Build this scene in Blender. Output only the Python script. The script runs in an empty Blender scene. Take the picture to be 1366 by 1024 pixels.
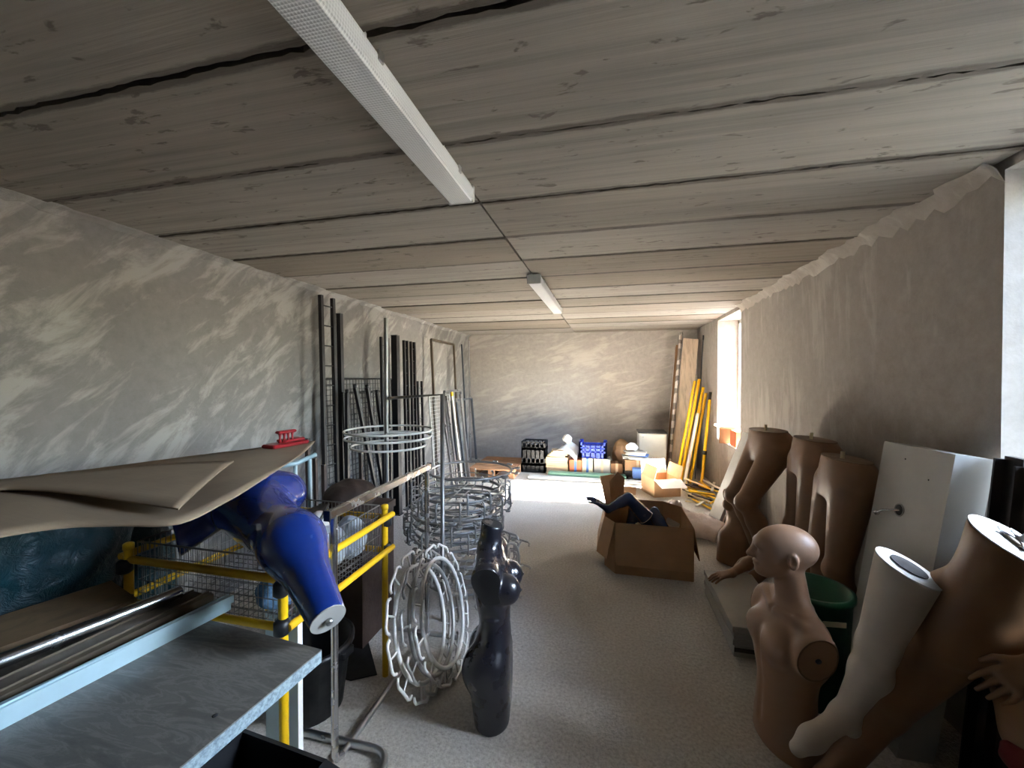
import bpy, bmesh, math, random
import numpy as np
from mathutils import Matrix, Vector, Euler

random.seed(7); np.random.seed(7)
SC = bpy.context.scene
COL = SC.collection
PI = math.pi

# ------------------------------------------------------------------ camera
FPX, PCX, PCY = 540.0, 683.0, 512.0          # focal length and centre in photo pixels
YAW = math.atan(128 / FPX); PIT = -math.atan(7 / math.hypot(FPX, 128))
CAM = np.array([0.0, 0.0, 1.6])
CF = np.array([-math.sin(YAW) * math.cos(PIT), math.cos(YAW) * math.cos(PIT), math.sin(PIT)])
CR = np.array([math.cos(YAW), math.sin(YAW), 0.0])
CU = np.cross(CR, CF)
cd = bpy.data.cameras.new('camera'); cd.sensor_width = 36; cd.lens = FPX * 36 / 1366; cd.clip_start = 0.02; cd.clip_end = 500
cam = bpy.data.objects.new('camera', cd); COL.objects.link(cam)
cam.matrix_world = Matrix(((CR[0], CU[0], -CF[0], CAM[0]), (CR[1], CU[1], -CF[1], CAM[1]), (CR[2], CU[2], -CF[2], CAM[2]), (0, 0, 0, 1)))
SC.camera = cam
def ray(u, v): return CF + CR * ((u - PCX) / FPX) - CU * ((v - PCY) / FPX)
def P(u, v, w): return CAM + ray(u, v) * w
def onz(u, v, z): d = ray(u, v); return CAM + d * (z - CAM[2]) / d[2]
def ony(u, v, y): d = ray(u, v); return CAM + d * (y / d[1])
def onx(u, v, x): d = ray(u, v); return CAM + d * (x / d[0])

# ------------------------------------------------------------------ light and exposure
W = bpy.data.worlds.new('world'); SC.world = W; W.use_nodes = True
wn = W.node_tree; wn.nodes.clear()
wo = wn.nodes.new('ShaderNodeOutputWorld'); wb_ = wn.nodes.new('ShaderNodeBackground')
sky = wn.nodes.new('ShaderNodeTexSky'); sky.sky_type = 'NISHITA'; sky.sun_disc = False; sky.sun_elevation = math.radians(36.2); sky.sun_rotation = math.radians(87.1)
sky.dust_density = 1.6; sky.air_density = 1.2; sky.ozone_density = 2.0
wm = wn.nodes.new('ShaderNodeMix'); wm.data_type = 'RGBA'; wm.blend_type = 'MULTIPLY'; wm.inputs[0].default_value = 1.0; wm.inputs[7].default_value = (0.80, 0.97, 1.24, 1)
wn.links.new(sky.outputs[0], wm.inputs[6]); wn.links.new(wm.outputs[2], wb_.inputs[0]); wb_.inputs[1].default_value = 2.5
wn.links.new(wb_.outputs[0], wo.inputs[0])
SUN_DIR = Vector((-0.80, -0.04, -0.585)).normalized()
sl = bpy.data.lights.new('sun', 'SUN'); sl.energy = 150.0; sl.angle = math.radians(1.5); sl.color = (1.0, 0.94, 0.88)
so = bpy.data.objects.new('sun_offscreen', sl); COL.objects.link(so); so.rotation_euler = SUN_DIR.to_track_quat('-Z', 'Y').to_euler(); so.location = (12, 5, 9)
XL, XR, YB, YF, ZC = -2.75, 1.55, 7.8, -1.7, 2.48
WT = 0.34                                     # wall thickness
WINS = [(1.18, 2.05, 0.95, 2.44), (5.36, 6.42, 0.72, 2.44)]
for i, (y0, y1, z0, z1) in enumerate(WINS):
    pl = bpy.data.lights.new('window_portal', 'AREA'); pl.shape = 'RECTANGLE'; pl.size = z1 - z0; pl.size_y = y1 - y0
    pl.cycles.is_portal = True
    po = bpy.data.objects.new('window_right_offscreen' if i == 0 else 'window_far_portal', pl); COL.objects.link(po)
    po.location = (XR + WT + 0.02, (y0 + y1) / 2, (z0 + z1) / 2); po.rotation_euler = (0, PI / 2, 0)
SC.view_settings.view_transform = 'Standard'; SC.view_settings.look = 'None'
SC.view_settings.exposure = 1.5; SC.view_settings.gamma = 1.0; SC.view_settings.use_curve_mapping = False

# ------------------------------------------------------------------ materials
def C(h):
    h = h.lstrip('#'); r = [int(h[i:i + 2], 16) / 255 for i in (0, 2, 4)]
    return tuple(c / 12.92 if c <= 0.04045 else ((c + 0.055) / 1.055) ** 2.4 for c in r)
def mul(c, k): return tuple(min(1, max(0, x * k)) for x in c)
class NT:
    def __init__(s, name):
        s.m = bpy.data.materials.new(name); s.m.use_nodes = True; s.t = s.m.node_tree; s.t.nodes.clear()
        s.out = s.n('ShaderNodeOutputMaterial'); s.b = s.n('ShaderNodeBsdfPrincipled'); s.l(s.b.outputs[0], s.out.inputs[0])
    def n(s, k, **kw):
        x = s.t.nodes.new(k)
        for a, v in kw.items(): setattr(x, a, v)
        return x
    def l(s, a, b): s.t.links.new(a, b)
    def coord(s, world, scale=(1, 1, 1), rot=(0, 0, 0)):
        if world: src = s.n('ShaderNodeNewGeometry').outputs['Position']
        else: src = s.n('ShaderNodeTexCoord').outputs['Object']
        mp = s.n('ShaderNodeMapping'); mp.inputs['Scale'].default_value = scale; mp.inputs['Rotation'].default_value = rot
        s.l(src, mp.inputs[0]); return mp.outputs[0]
    def noise(s, vec, scale, detail=4, rough=0.55, dist=0.0):
        x = s.n('ShaderNodeTexNoise'); x.inputs['Scale'].default_value = scale; x.inputs['Detail'].default_value = detail
        x.inputs['Roughness'].default_value = rough; x.inputs['Distortion'].default_value = dist; s.l(vec, x.inputs['Vector']); return x.outputs['Fac']
    def ramp(s, fac, stops):
        r = s.n('ShaderNodeValToRGB'); e = r.color_ramp.elements
        while len(e) < len(stops): e.new(0.5)
        for i, (p, c) in enumerate(stops): e[i].position = p; e[i].color = (*c, 1) if len(c) == 3 else c
        s.l(fac, r.inputs[0]); return r.outputs[0]
    def mix(s, fac, a, b, mode='MIX'):
        m = s.n('ShaderNodeMix'); m.data_type = 'RGBA'; m.blend_type = mode
        for v, i in ((fac, 0), (a, 6), (b, 7)):
            if isinstance(v, (int, float)): m.inputs[i].default_value = v
            elif isinstance(v, tuple): m.inputs[i].default_value = (*v, 1)
            else: s.l(v, m.inputs[i])
        return m.outputs[2]
    def bump(s, h, strength, dist=0.01, prev=None):
        b = s.n('ShaderNodeBump'); b.inputs['Strength'].default_value = strength; b.inputs['Distance'].default_value = dist
        s.l(h, b.inputs['Height'])
        if prev is not None: s.l(prev, b.inputs['Normal'])
        return b.outputs[0]
    def done(s, col=None, rough=0.6, metal=0.0, nrm=None, coat=0.0, spec=None):
        if col is not None:
            if isinstance(col, tuple): s.b.inputs['Base Color'].default_value = (*col, 1)
            else: s.l(col, s.b.inputs['Base Color'])
        if isinstance(rough, (int, float)): s.b.inputs['Roughness'].default_value = rough
        else: s.l(rough, s.b.inputs['Roughness'])
        s.b.inputs['Metallic'].default_value = metal; s.b.inputs['Coat Weight'].default_value = coat
        if spec is not None: s.b.inputs['Specular IOR Level'].default_value = spec
        if nrm is not None: s.l(nrm, s.b.inputs['Normal'])
        return s.m
MATS = {}
def M(name, color, rough=0.6, metal=0.0, var=0.18, scale=6.0, bump=0.0, bscale=60.0, coat=0.0, spec=None):
    if name in MATS: return MATS[name]
    c = C(color) if isinstance(color, str) else color
    t = NT(name); v = t.coord(False); f = t.noise(v, scale, 5, 0.6)
    colr = t.ramp(f, [(0.3, mul(c, 1 - var)), (0.7, mul(c, 1 + var))])
    nr = t.bump(t.noise(v, bscale, 3), bump, 0.01) if bump else None
    r = t.ramp(t.noise(v, scale * 2.3, 3), [(0.3, (max(0.02, rough - 0.08),) * 3), (0.7, (min(1, rough + 0.08),) * 3)])
    MATS[name] = t.done(colr, r, metal, nr, coat, spec); return MATS[name]

def plaster(name, base, light, rot, scale, th, fine=1.0, amount=1.0):
    t = NT(name); v0 = t.coord(True, (1, 1, 1), rot); mp2 = t.n('ShaderNodeMapping'); mp2.inputs['Scale'].default_value = scale; t.l(v0, mp2.inputs[0]); v = mp2.outputs[0]
    big = t.noise(t.coord(True), 0.9, 3, 0.5); sm = t.noise(v, 3.6, 8, 0.66, 0.5)
    a = t.n('ShaderNodeMath', operation='ADD'); t.l(sm, a.inputs[0]); s2 = t.n('ShaderNodeMath', operation='MULTIPLY_ADD')
    t.l(big, s2.inputs[0]); s2.inputs[1].default_value = 0.55; s2.inputs[2].default_value = -0.275; t.l(s2.outputs[0], a.inputs[1])
    patch = t.ramp(a.outputs[0], [(th - 0.03, (0, 0, 0)), (th + 0.1, (amount,) * 3)])
    g = t.noise(t.coord(True), 14, 6, 0.7)
    basec = t.ramp(g, [(0.25, mul(base, 0.8)), (0.75, mul(base, 1.14))])
    basec = t.mix(t.ramp(big, [(0.35, (0, 0, 0)), (0.7, (0.6,) * 3)]), basec, mul(base, 0.86))
    c = t.mix(patch, basec, light)
    n1 = t.bump(patch, 0.35, 0.006); n2 = t.bump(t.noise(t.coord(True), 90, 4), 0.25 * fine, 0.004, n1)
    return t.done(c, 0.85, 0, n2)
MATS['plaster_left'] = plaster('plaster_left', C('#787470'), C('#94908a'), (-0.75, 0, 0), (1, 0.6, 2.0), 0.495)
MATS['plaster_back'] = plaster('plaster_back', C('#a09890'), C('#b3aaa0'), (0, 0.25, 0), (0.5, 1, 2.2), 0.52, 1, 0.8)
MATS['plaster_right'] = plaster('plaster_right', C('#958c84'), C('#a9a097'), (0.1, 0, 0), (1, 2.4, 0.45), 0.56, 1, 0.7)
def ceiling_mat():
    t = NT('ceiling_concrete'); s = t.coord(True, (0.45, 15, 1)); w = t.coord(True)
    grain = t.noise(s, 1.6, 6, 0.65, 0.25); big = t.noise(t.coord(True, (0.35, 1.2, 1)), 1.4, 4); rnd = t.n('ShaderNodeObjectInfo').outputs['Random']
    base = C('#7f7a73')
    c = t.ramp(grain, [(0.3, mul(base, 0.66)), (0.5, base), (0.72, mul(base, 1.25))])
    c = t.mix(t.ramp(big, [(0.35, (0, 0, 0)), (0.72, (0.55,) * 3)]), c, C('#a0988f'))
    tint = t.ramp(rnd, [(0, C('#d4cbbf')), (0.5, C('#f2eee8')), (1, C('#ffffff'))])
    c = t.mix(1.0, c, tint, 'MULTIPLY')
    sp = t.noise(t.coord(True, (1.0, 2.6, 1)), 7.5, 4, 0.62, 0.4); spots = t.ramp(sp, [(0.62, (0, 0, 0)), (0.67, (0.7,) * 3)])
    c = t.mix(spots, c, C('#4b4238'))
    sx = t.n('ShaderNodeSeparateXYZ'); t.l(t.n('ShaderNodeNewGeometry').outputs['Position'], sx.inputs[0])
    m1 = t.n('ShaderNodeMath', operation='MULTIPLY_ADD'); t.l(sx.outputs['Y'], m1.inputs[0]); m1.inputs[1].default_value = 1 / 0.508; m1.inputs[2].default_value = -0.93 / 0.508 + 20.5
    m2 = t.n('ShaderNodeMath', operation='FRACT'); t.l(m1.outputs[0], m2.inputs[0]); m3 = t.n('ShaderNodeMath', operation='SUBTRACT'); t.l(m2.outputs[0], m3.inputs[0]); m3.inputs[1].default_value = 0.5
    m4 = t.n('ShaderNodeMath', operation='ABSOLUTE'); t.l(m3.outputs[0], m4.inputs[0])
    m5 = t.n('ShaderNodeMath', operation='MULTIPLY_ADD'); t.l(t.noise(t.coord(True, (1, 3, 1)), 5, 5, 0.7), m5.inputs[0]); m5.inputs[1].default_value = -0.22; t.l(m4.outputs[0], m5.inputs[2])
    dirt = t.ramp(m5.outputs[0], [(0.0, (0.7,) * 3), (0.035, (0, 0, 0))]) if False else t.ramp(m5.outputs[0], [(0.0, (0.75,) * 3), (0.02, (0, 0, 0))])
    m5.inputs[1].default_value = -0.085
    c = t.mix(dirt, c, C('#3f382f'))
    n = t.bump(grain, 0.6, 0.006); n = t.bump(spots, -0.5, 0.006, n)
    return t.done(c, 0.88, 0, n)
MATS['ceiling'] = ceiling_mat()
def floor_mat():
    t = NT('floor_concrete'); w = t.coord(True)
    a = t.noise(w, 62, 5, 0.72); b = t.noise(w, 1.3, 5, 0.6); d = t.noise(w, 260, 2)
    c = t.ramp(a, [(0.3, C('#a59e95')), (0.5, C('#c9c3ba')), (0.7, C('#e2ddd6'))])
    c = t.mix(t.ramp(b, [(0.4, (0, 0, 0)), (0.65, (0.5,) * 3)]), c, C('#b0a89d'))
    n = t.bump(a, 1.0, 0.012); n = t.bump(d, 0.4, 0.003, n)
    return t.done(c, 0.9, 0, n)
MATS['floor'] = floor_mat()
def thin_glass(name, tint=(1, 1, 1), rough=0.0, gloss=0.08):
    t = NT(name); t.t.nodes.remove(t.b)
    tr = t.n('ShaderNodeBsdfTransparent'); tr.inputs[0].default_value = (*tint, 1)
    gl = t.n('ShaderNodeBsdfGlossy'); gl.inputs['Roughness'].default_value = rough
    fr = t.n('ShaderNodeFresnel'); fr.inputs[0].default_value = 1.45
    mx = t.n('ShaderNodeMixShader'); t.l(fr.outputs[0], mx.inputs[0]); t.l(tr.outputs[0], mx.inputs[1]); t.l(gl.outputs[0], mx.inputs[2]); t.l(mx.outputs[0], t.out.inputs[0])
    return t.m
MATS['glass'] = thin_glass('window_glass', (0.96, 0.98, 0.98))
def film(name, tint, dens, rough=0.2):
    t = NT(name); tr = t.n('ShaderNodeBsdfTransparent'); tr.inputs[0].default_value = (*tint, 1)
    v = t.coord(False); n = t.noise(v, 16, 5, 0.7, 0.8)
    nr = t.bump(n, 1.0, 0.02); t.done(t.ramp(n, [(0.3, mul(tint, 0.7)), (0.7, mul(tint, 1.2))]), rough, 0, nr)
    mx = t.n('ShaderNodeMixShader'); mx.inputs[0].default_value = dens
    t.l(tr.outputs[0], mx.inputs[1]); t.l(t.b.outputs[0], mx.inputs[2]); t.l(mx.outputs[0], t.out.inputs[0]); return t.m
MATS['teal_film'] = film('teal_film', C('#123c45'), 0.88, 0.3)
MATS['clear_film'] = film('clear_film', C('#d9dbe0'), 0.55, 0.15)
MATS['bag_film'] = film('bag_film', C('#c3cad0'), 0.85, 0.3)
MATS['blue_film'] = film('blue_film', C('#7fa6c8'), 0.75, 0.2)
def cardboard(name, col):
    t = NT(name); v = t.coord(False); f = t.noise(v, 5, 4); g = t.noise(t.coord(False, (3, 60, 3)), 2.0, 3); c = C(col)
    k = t.ramp(f, [(0.3, mul(c, 0.86)), (0.7, mul(c, 1.1))]); k = t.mix(t.ramp(g, [(0.4, (0, 0, 0)), (0.7, (0.18,) * 3)]), k, mul(c, 0.7))
    return t.done(k, 0.8, 0, t.bump(g, 0.15, 0.003))
MATS['card'] = cardboard('cardboard', '#a8835f'); MATS['kraft'] = cardboard('kraft_board', '#8b7864'); MATS['card_dark'] = cardboard('cardboard_dark', '#8d6848')
def wood(name, col, sc=(2, 30, 30)):
    t = NT(name); v = t.coord(False, sc); f = t.noise(v, 1.5, 5, 0.6, 0.4); c = C(col)
    return t.done(t.ramp(f, [(0.3, mul(c, 0.65)), (0.5, c), (0.75, mul(c, 1.2))]), 0.7, 0, t.bump(f, 0.2, 0.003))
MATS['pallet'] = wood('pallet_wood', '#b98a66'); MATS['mdf'] = wood('mdf', '#7a6449', (6, 6, 6)); MATS['plank'] = wood('tan_board', '#c4b29c', (14, 14, 1.2))
def laminate(name, col, sc):
    t = NT(name); v = t.coord(False, (2, 9, 1)); f = t.noise(v, 2.5, 7, 0.65, 0.9); c = C(col); s = t.noise(t.coord(False), 120, 2)
    k = t.ramp(f, [(0.32, mul(c, 0.72)), (0.46, c), (0.52, mul(c, 1.45)), (0.56, mul(c, 1.02)), (0.7, mul(c, 1.2))]); k = t.mix(t.ramp(s, [(0.55, (0, 0, 0)), (0.75, (0.3,) * 3)]), k, mul(c, 0.6))
    return t.done(k, 0.5, 0, t.bump(s, 0.12, 0.002))
MATS['stone_top'] = laminate('grey_stone_laminate', '#5f5c56', 1)
def speckle(name, col, dark):
    t = NT(name); f = t.noise(t.coord(False), 90, 3, 0.7); return t.done(t.ramp(f, [(0.35, C(dark)), (0.6, C(col))]), 0.6, 0, t.bump(f, 0.3, 0.002))
MATS['stone_edge'] = speckle('speckled_edge', '#93a2a5', '#66757b')
M('chrome', '#d6d6d8', 0.24, 1.0, 0.06); M('steel', '#bcbcbd', 0.34, 1.0, 0.15); M('dull_steel', '#8d8a86', 0.42, 0.9, 0.2)
M('white_paint', '#d2d0ca', 0.45, 0, 0.08); M('ring_white', '#d2cfc8', 0.4, 0.1, 0.1); M('ring_grey', '#aaa7a2', 0.36, 0.6, 0.2)
M('black_metal', '#1d1a1b', 0.5, 0.2, 0.25); M('black_plastic', '#18191c', 0.42, 0, 0.2); M('black_gloss', '#1b1b22', 0.3, 0, 0.15, coat=0.5)
M('yellow', '#e0b010', 0.4, 0, 0.12); M('skin', '#9c795e', 0.42, 0, 0.06); M('skin_tan', '#85603f', 0.45, 0, 0.08); M('skin_pale', '#c6b6a4', 0.4, 0, 0.06)
M('skin_brown', '#8c6a4e', 0.45, 0, 0.08); M('blue_gloss', '#0d2c74', 0.2, 0, 0.15, coat=0.7); M('navy_gloss', '#1d3560', 0.2, 0, 0.15, coat=0.6)
M('cut_white', '#dedcd7', 0.6, 0, 0.04); M('cut_beige', '#7c6148', 0.6, 0, 0.08); M('red_plastic', '#8c1a22', 0.35, 0, 0.12); M('green_plastic', '#1c6048', 0.4, 0, 0.1)
M('blue_plastic', '#2742b8', 0.4, 0, 0.12); M('grey_panel', '#a19e97', 0.5, 0, 0.06); M('pale_panel', '#bac6c6', 0.5, 0, 0.06); M('cabinet', '#cdcabd', 0.5, 0, 0.05)
M('paper', '#e2e0da', 0.75, 0, 0.05); M('paper_tan', '#c6ae90', 0.8, 0, 0.12); M('orange_print', '#b9653d', 0.6, 0, 0.15); M('blue_print', '#4b6fae', 0.6, 0, 0.12)
M('green_board', '#6f9a84', 0.55, 0, 0.1); M('dark_brown', '#3a2a22', 0.7, 0, 0.2, bump=0.4, bscale=20); M('rubber', '#201f20', 0.75, 0, 0.2); M('terracotta', '#b0633f', 0.7, 0, 0.2)
M('house_white', '#e6e0d6', 0.8, 0, 0.05); M('gravel', '#4c4a42', 0.9, 0, 0.2, 0.5); M('leaf', '#4c5a34', 0.8, 0, 0.3); M('grey_blue', '#5f6b7a', 0.5, 0, 0.1); M('fur_white', '#cfcac2', 0.9, 0, 0.15, bump=0.8, bscale=30)
M('dark_profile', '#2c2624', 0.5, 0.3, 0.3); M('slate_profile', '#4a5058', 0.4, 0.5, 0.15); M('brown_profile', '#5d5142', 0.45, 0.3, 0.2); M('pale_profile', '#a9c0c6', 0.4, 0.3, 0.08)
M('cream', '#d8c9a4', 0.6, 0, 0.06); M('translucent_torso', '#c9b9b2', 0.28, 0, 0.12, coat=0.4); M('red_cloth', '#6a1717', 0.8, 0, 0.2); M('dark_panel', '#3c3936', 0.5, 0, 0.12)
def prismatic():
    t = NT('prismatic_diffuser'); v = t.n('ShaderNodeTexVoronoi'); v.inputs['Scale'].default_value = 110; v.inputs['Randomness'].default_value = 0.0
    t.l(t.coord(False), v.inputs['Vector']); d = v.outputs['Distance']
    return t.done(t.ramp(d, [(0.1, C('#b9b9ba')), (0.6, C('#dcdcdc'))]), 0.3, 0, t.bump(d, 0.6, 0.004))
MATS['prismatic'] = prismatic()
def tape():
    t = NT('striped_tape'); w = t.n('ShaderNodeTexWave'); w.bands_direction = 'Z'; w.inputs['Scale'].default_value = 1.5; w.inputs['Distortion'].default_value = 5.0; w.inputs['Detail Scale'].default_value = 2.0
    t.l(t.coord(False), w.inputs['Vector']); return t.done(t.ramp(w.outputs['Fac'], [(0.4, C('#c9c4bb')), (0.6, C('#7b766e'))]), 0.5)
MATS['tape'] = tape()

# ------------------------------------------------------------------ mesh helpers
def v3(p): return np.array([float(p[0]), float(p[1]), float(p[2])])
def unit(a): a = v3(a); n = np.linalg.norm(a); return a / n if n > 1e-9 else np.array([0, 0, 1.0])
def frame_of(d):
    d = unit(d); up = np.array([0, 0, 1.0]) if abs(d[2]) < 0.95 else np.array([1.0, 0, 0]); x = unit(np.cross(up, d)); return x, np.cross(d, x), d
def wloc(o):
    p = Vector((0, 0, 0))
    while o is not None: p += o.location; o = o.parent
    return np.array(p)
class MB:
    def __init__(s): s.v = []; s.f = []; s.sm = []
    def add(s, vs, fs, smooth=False):
        b = len(s.v); s.v += [tuple(map(float, x)) for x in vs]; s.f += [tuple(i + b for i in f) for f in fs]; s.sm += [smooth] * len(fs); return s
    def box(s, lo, hi, bev=0.0):
        lo, hi = v3(lo), v3(hi); return s.obox((lo + hi) / 2, (1, 0, 0), (0, 1, 0), (hi - lo) / 2, bev)
    def obox(s, c, ax, ay, half, bev=0.0):
        c = v3(c); ax = unit(ax); ay = v3(ay); ay = unit(ay - ax * (ay @ ax)); az = np.cross(ax, ay); h = v3(half)
        if bev <= 0:
            vs = [c + ax * h[0] * i + ay * h[1] * j + az * h[2] * k for k in (-1, 1) for j in (-1, 1) for i in (-1, 1)]
            return s.add(vs, [(0, 2, 3, 1), (4, 5, 7, 6), (0, 1, 5, 4), (2, 6, 7, 3), (0, 4, 6, 2), (1, 3, 7, 5)])
        e = min(bev, h.min() * 0.9); vs = []
        for (z, q) in ((-h[2], e), (-h[2] + e, 0), (h[2] - e, 0), (h[2], e)):
            X, Y = h[0] - q, h[1] - q
            for (x, y) in ((-X + e, -Y), (X - e, -Y), (X, -Y + e), (X, Y - e), (X - e, Y), (-X + e, Y), (-X, Y - e), (-X, -Y + e)): vs.append(c + ax * x + ay * y + az * z)
        fs = [tuple(range(7, -1, -1)), tuple(range(24, 32))]
        for r in range(3): fs += [(r * 8 + i, r * 8 + (i + 1) % 8, r * 8 + 8 + (i + 1) % 8, r * 8 + 8 + i) for i in range(8)]
        return s.add(vs, fs)
    def bar(s, a, b, w, h, up=(0, 0, 1)):
        a, b = v3(a), v3(b); d = unit(b - a); u = v3(up)
        if abs(d @ unit(u)) > 0.98: u = np.array([1.0, 0, 0])
        return s.obox((a + b) / 2, d, np.cross(u, d), (np.linalg.norm(b - a) / 2, w / 2, h / 2))
    def tube(s, pts, r, n=8, closed=False, caps=True):
        pts = [v3(p) for p in pts]; m = len(pts); rr = r if hasattr(r, '__len__') else [r] * m
        T = []
        for i in range(m):
            a = pts[(i - 1) % m] if (closed or i > 0) else pts[i]; b = pts[(i + 1) % m] if (closed or i < m - 1) else pts[i]; T.append(unit(b - a))
        x, y, _ = frame_of(T[0]); vs = []
        for i in range(m):
            x = unit(x - T[i] * (x @ T[i])); y = np.cross(T[i], x)
            vs += [pts[i] + (x * math.cos(2 * PI * k / n) + y * math.sin(2 * PI * k / n)) * rr[i] for k in range(n)]
        fs = []
        for i in range(m if closed else m - 1):
            j = (i + 1) % m; fs += [(i * n + k, i * n + (k + 1) % n, j * n + (k + 1) % n, j * n + k) for k in range(n)]
        s.add(vs, fs, True)
        if caps and not closed: s.add([vs[k] for k in range(n)], [tuple(range(n - 1, -1, -1))]); s.add(vs[-n:], [tuple(range(n))])
        return s
    def lathe(s, prof, n=24, c=(0, 0, 0), ax=(0, 0, 1), smooth=True):
        x, y, d = frame_of(ax); c = v3(c); vs = []
        for (r, z) in prof: vs += [c + d * z + (x * math.cos(2 * PI * k / n) + y * math.sin(2 * PI * k / n)) * r for k in range(n)]
        fs = []
        for i in range(len(prof) - 1): fs += [(i * n + k, i * n + (k + 1) % n, (i + 1) * n + (k + 1) % n, (i + 1) * n + k) for k in range(n)]
        if prof[0][0] > 1e-6: fs.append(tuple(range(n - 1, -1, -1)))
        if prof[-1][0] > 1e-6: fs.append(tuple((len(prof) - 1) * n + k for k in range(n)))
        return s.add(vs, fs, smooth)
    def prism(s, poly, off):
        off = v3(off); n = len(poly); vs = [v3(p) for p in poly]; vs += [p + off for p in vs]
        return s.add(vs, [tuple(range(n - 1, -1, -1)), tuple(range(n, 2 * n))] + [(i, (i + 1) % n, n + (i + 1) % n, n + i) for i in range(n)])
    def sheet(s, grid, th, smooth=True):
        g = np.array(grid, float); a, b = g.shape[:2]; du = np.gradient(g, axis=0); dv = np.gradient(g, axis=1); nn = np.cross(du, dv)
        nn /= np.maximum(np.linalg.norm(nn, axis=2, keepdims=True), 1e-9); t = g + nn * th / 2; u = g - nn * th / 2; N = a * b
        vs = list(t.reshape(-1, 3)) + list(u.reshape(-1, 3)); fs = []
        for i in range(a - 1):
            for j in range(b - 1):
                q = (i * b + j, (i + 1) * b + j, (i + 1) * b + j + 1, i * b + j + 1); fs.append(q); fs.append(tuple(N + k for k in reversed(q)))
        rim = [i * b for i in range(a)] + [(a - 1) * b + j for j in range(1, b)] + [i * b + b - 1 for i in range(a - 2, -1, -1)] + [j for j in range(b - 2, 0, -1)]
        self_b = len(s.v); s.add(vs, fs, smooth); m = len(rim)
        s.f += [(self_b + rim[i], self_b + rim[i - 1], self_b + N + rim[i - 1], self_b + N + rim[i]) for i in range(m)]; s.sm += [False] * m
        return s
    def build(s, name, mat, parent=None, local=False):
        vs = np.array(s.v)
        if parent is not None and not local: vs = vs - wloc(parent)
        me = bpy.data.meshes.new(name); me.from_pydata(vs.tolist(), [], s.f); me.polygons.foreach_set('use_smooth', s.sm)
        bm = bmesh.new(); bm.from_mesh(me); bmesh.ops.recalc_face_normals(bm, faces=bm.faces); bm.to_mesh(me); bm.free(); me.update()
        me.materials.append(MATS[mat] if isinstance(mat, str) else mat)
        o = bpy.data.objects.new(name, me); COL.objects.link(o); o.parent = parent; return o
def recentre(o):                                   # origin of a single-mesh thing to the middle of its base
    co = np.array([v.co[:] for v in o.data.vertices]); lo, hi = co.min(0), co.max(0); c = np.array([(lo[0] + hi[0]) / 2, (lo[1] + hi[1]) / 2, lo[2]])
    o.data.transform(Matrix.Translation(Vector(-c))); o.location = Vector(c); return o
def tag(o, label, cat, group=None):
    o['label'] = label; o['category'] = cat
    if group: o['group'] = group
    if o.type == 'MESH' and o.parent is None and o.location.length < 1e-9: recentre(o)
    return o
def thing(name, label, cat, loc=(0, 0, 0), group=None, rot=None):
    o = bpy.data.objects.new(name, None); COL.objects.link(o); o.location = Vector([float(x) for x in loc]); o.empty_display_size = 0.05
    if rot is not None: o.rotation_euler = rot
    o['label'] = label; o['category'] = cat
    if group: o['group'] = group
    return o
def struct(o): o['kind'] = 'structure'; return o
def dup(o, parent=None):
    c = o.copy(); COL.objects.link(c); c.parent = parent
    for ch in list(o.children): dup(ch, c)
    return c
def sub(name, mat, parent, fn, local=False):
    m = MB(); fn(m); return m.build(name, mat, parent, local)

# ------------------------------------------------------------------ signed-distance bodies (mannequins, bags)
def smin(a, b, k): h = np.clip(0.5 + 0.5 * (b - a) / k, 0, 1); return b * (1 - h) + a * h - k * h * (1 - h)
def smax(a, b, k): return -smin(-a, -b, k)
def rc(p, a, b, ra, rb):
    a = v3(a); b = v3(b); d = b - a; t = np.clip(((p - a) @ d) / max(1e-9, d @ d), 0, 1); return np.linalg.norm(p - a - t[:, None] * d, axis=1) - (ra + (rb - ra) * t)
def ell(p, c, r, R=None):
    q = p - v3(c)
    if R is not None: q = q @ R
    r = v3(r); k0 = np.linalg.norm(q / r, axis=1); k1 = np.linalg.norm(q / (r * r), axis=1); return k0 * (k0 - 1) / np.maximum(k1, 1e-6)
def loft(p, rows):
    rows = np.array(rows, float); z = p[:, 2]; zz = np.linspace(rows[0, 0], rows[-1, 0], 160)
    n = len(rows); seg = np.clip(np.searchsorted(rows[:, 0], zz) - 1, 0, n - 2); t = (zz - rows[seg, 0]) / (rows[seg + 1, 0] - rows[seg, 0]); t = t[:, None]
    y0, y1 = rows[seg, 1:], rows[seg + 1, 1:]; m = np.gradient(rows[:, 1:], rows[:, 0], axis=0); h = (rows[seg + 1, 0] - rows[seg, 0])[:, None]
    ty = y0 * (2 * t ** 3 - 3 * t ** 2 + 1) + m[seg] * h * (t ** 3 - 2 * t ** 2 + t) + y1 * (-2 * t ** 3 + 3 * t ** 2) + m[seg + 1] * h * (t ** 3 - t ** 2)
    cx, a, b = (np.interp(z, zz, ty[:, i]) for i in range(3))
    d = (np.sqrt(((p[:, 0] - cx) / a) ** 2 + (p[:, 1] / b) ** 2) - 1) * np.minimum(a, b)
    return np.maximum(d, np.maximum(z - rows[-1, 0], rows[0, 0] - z))
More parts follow.
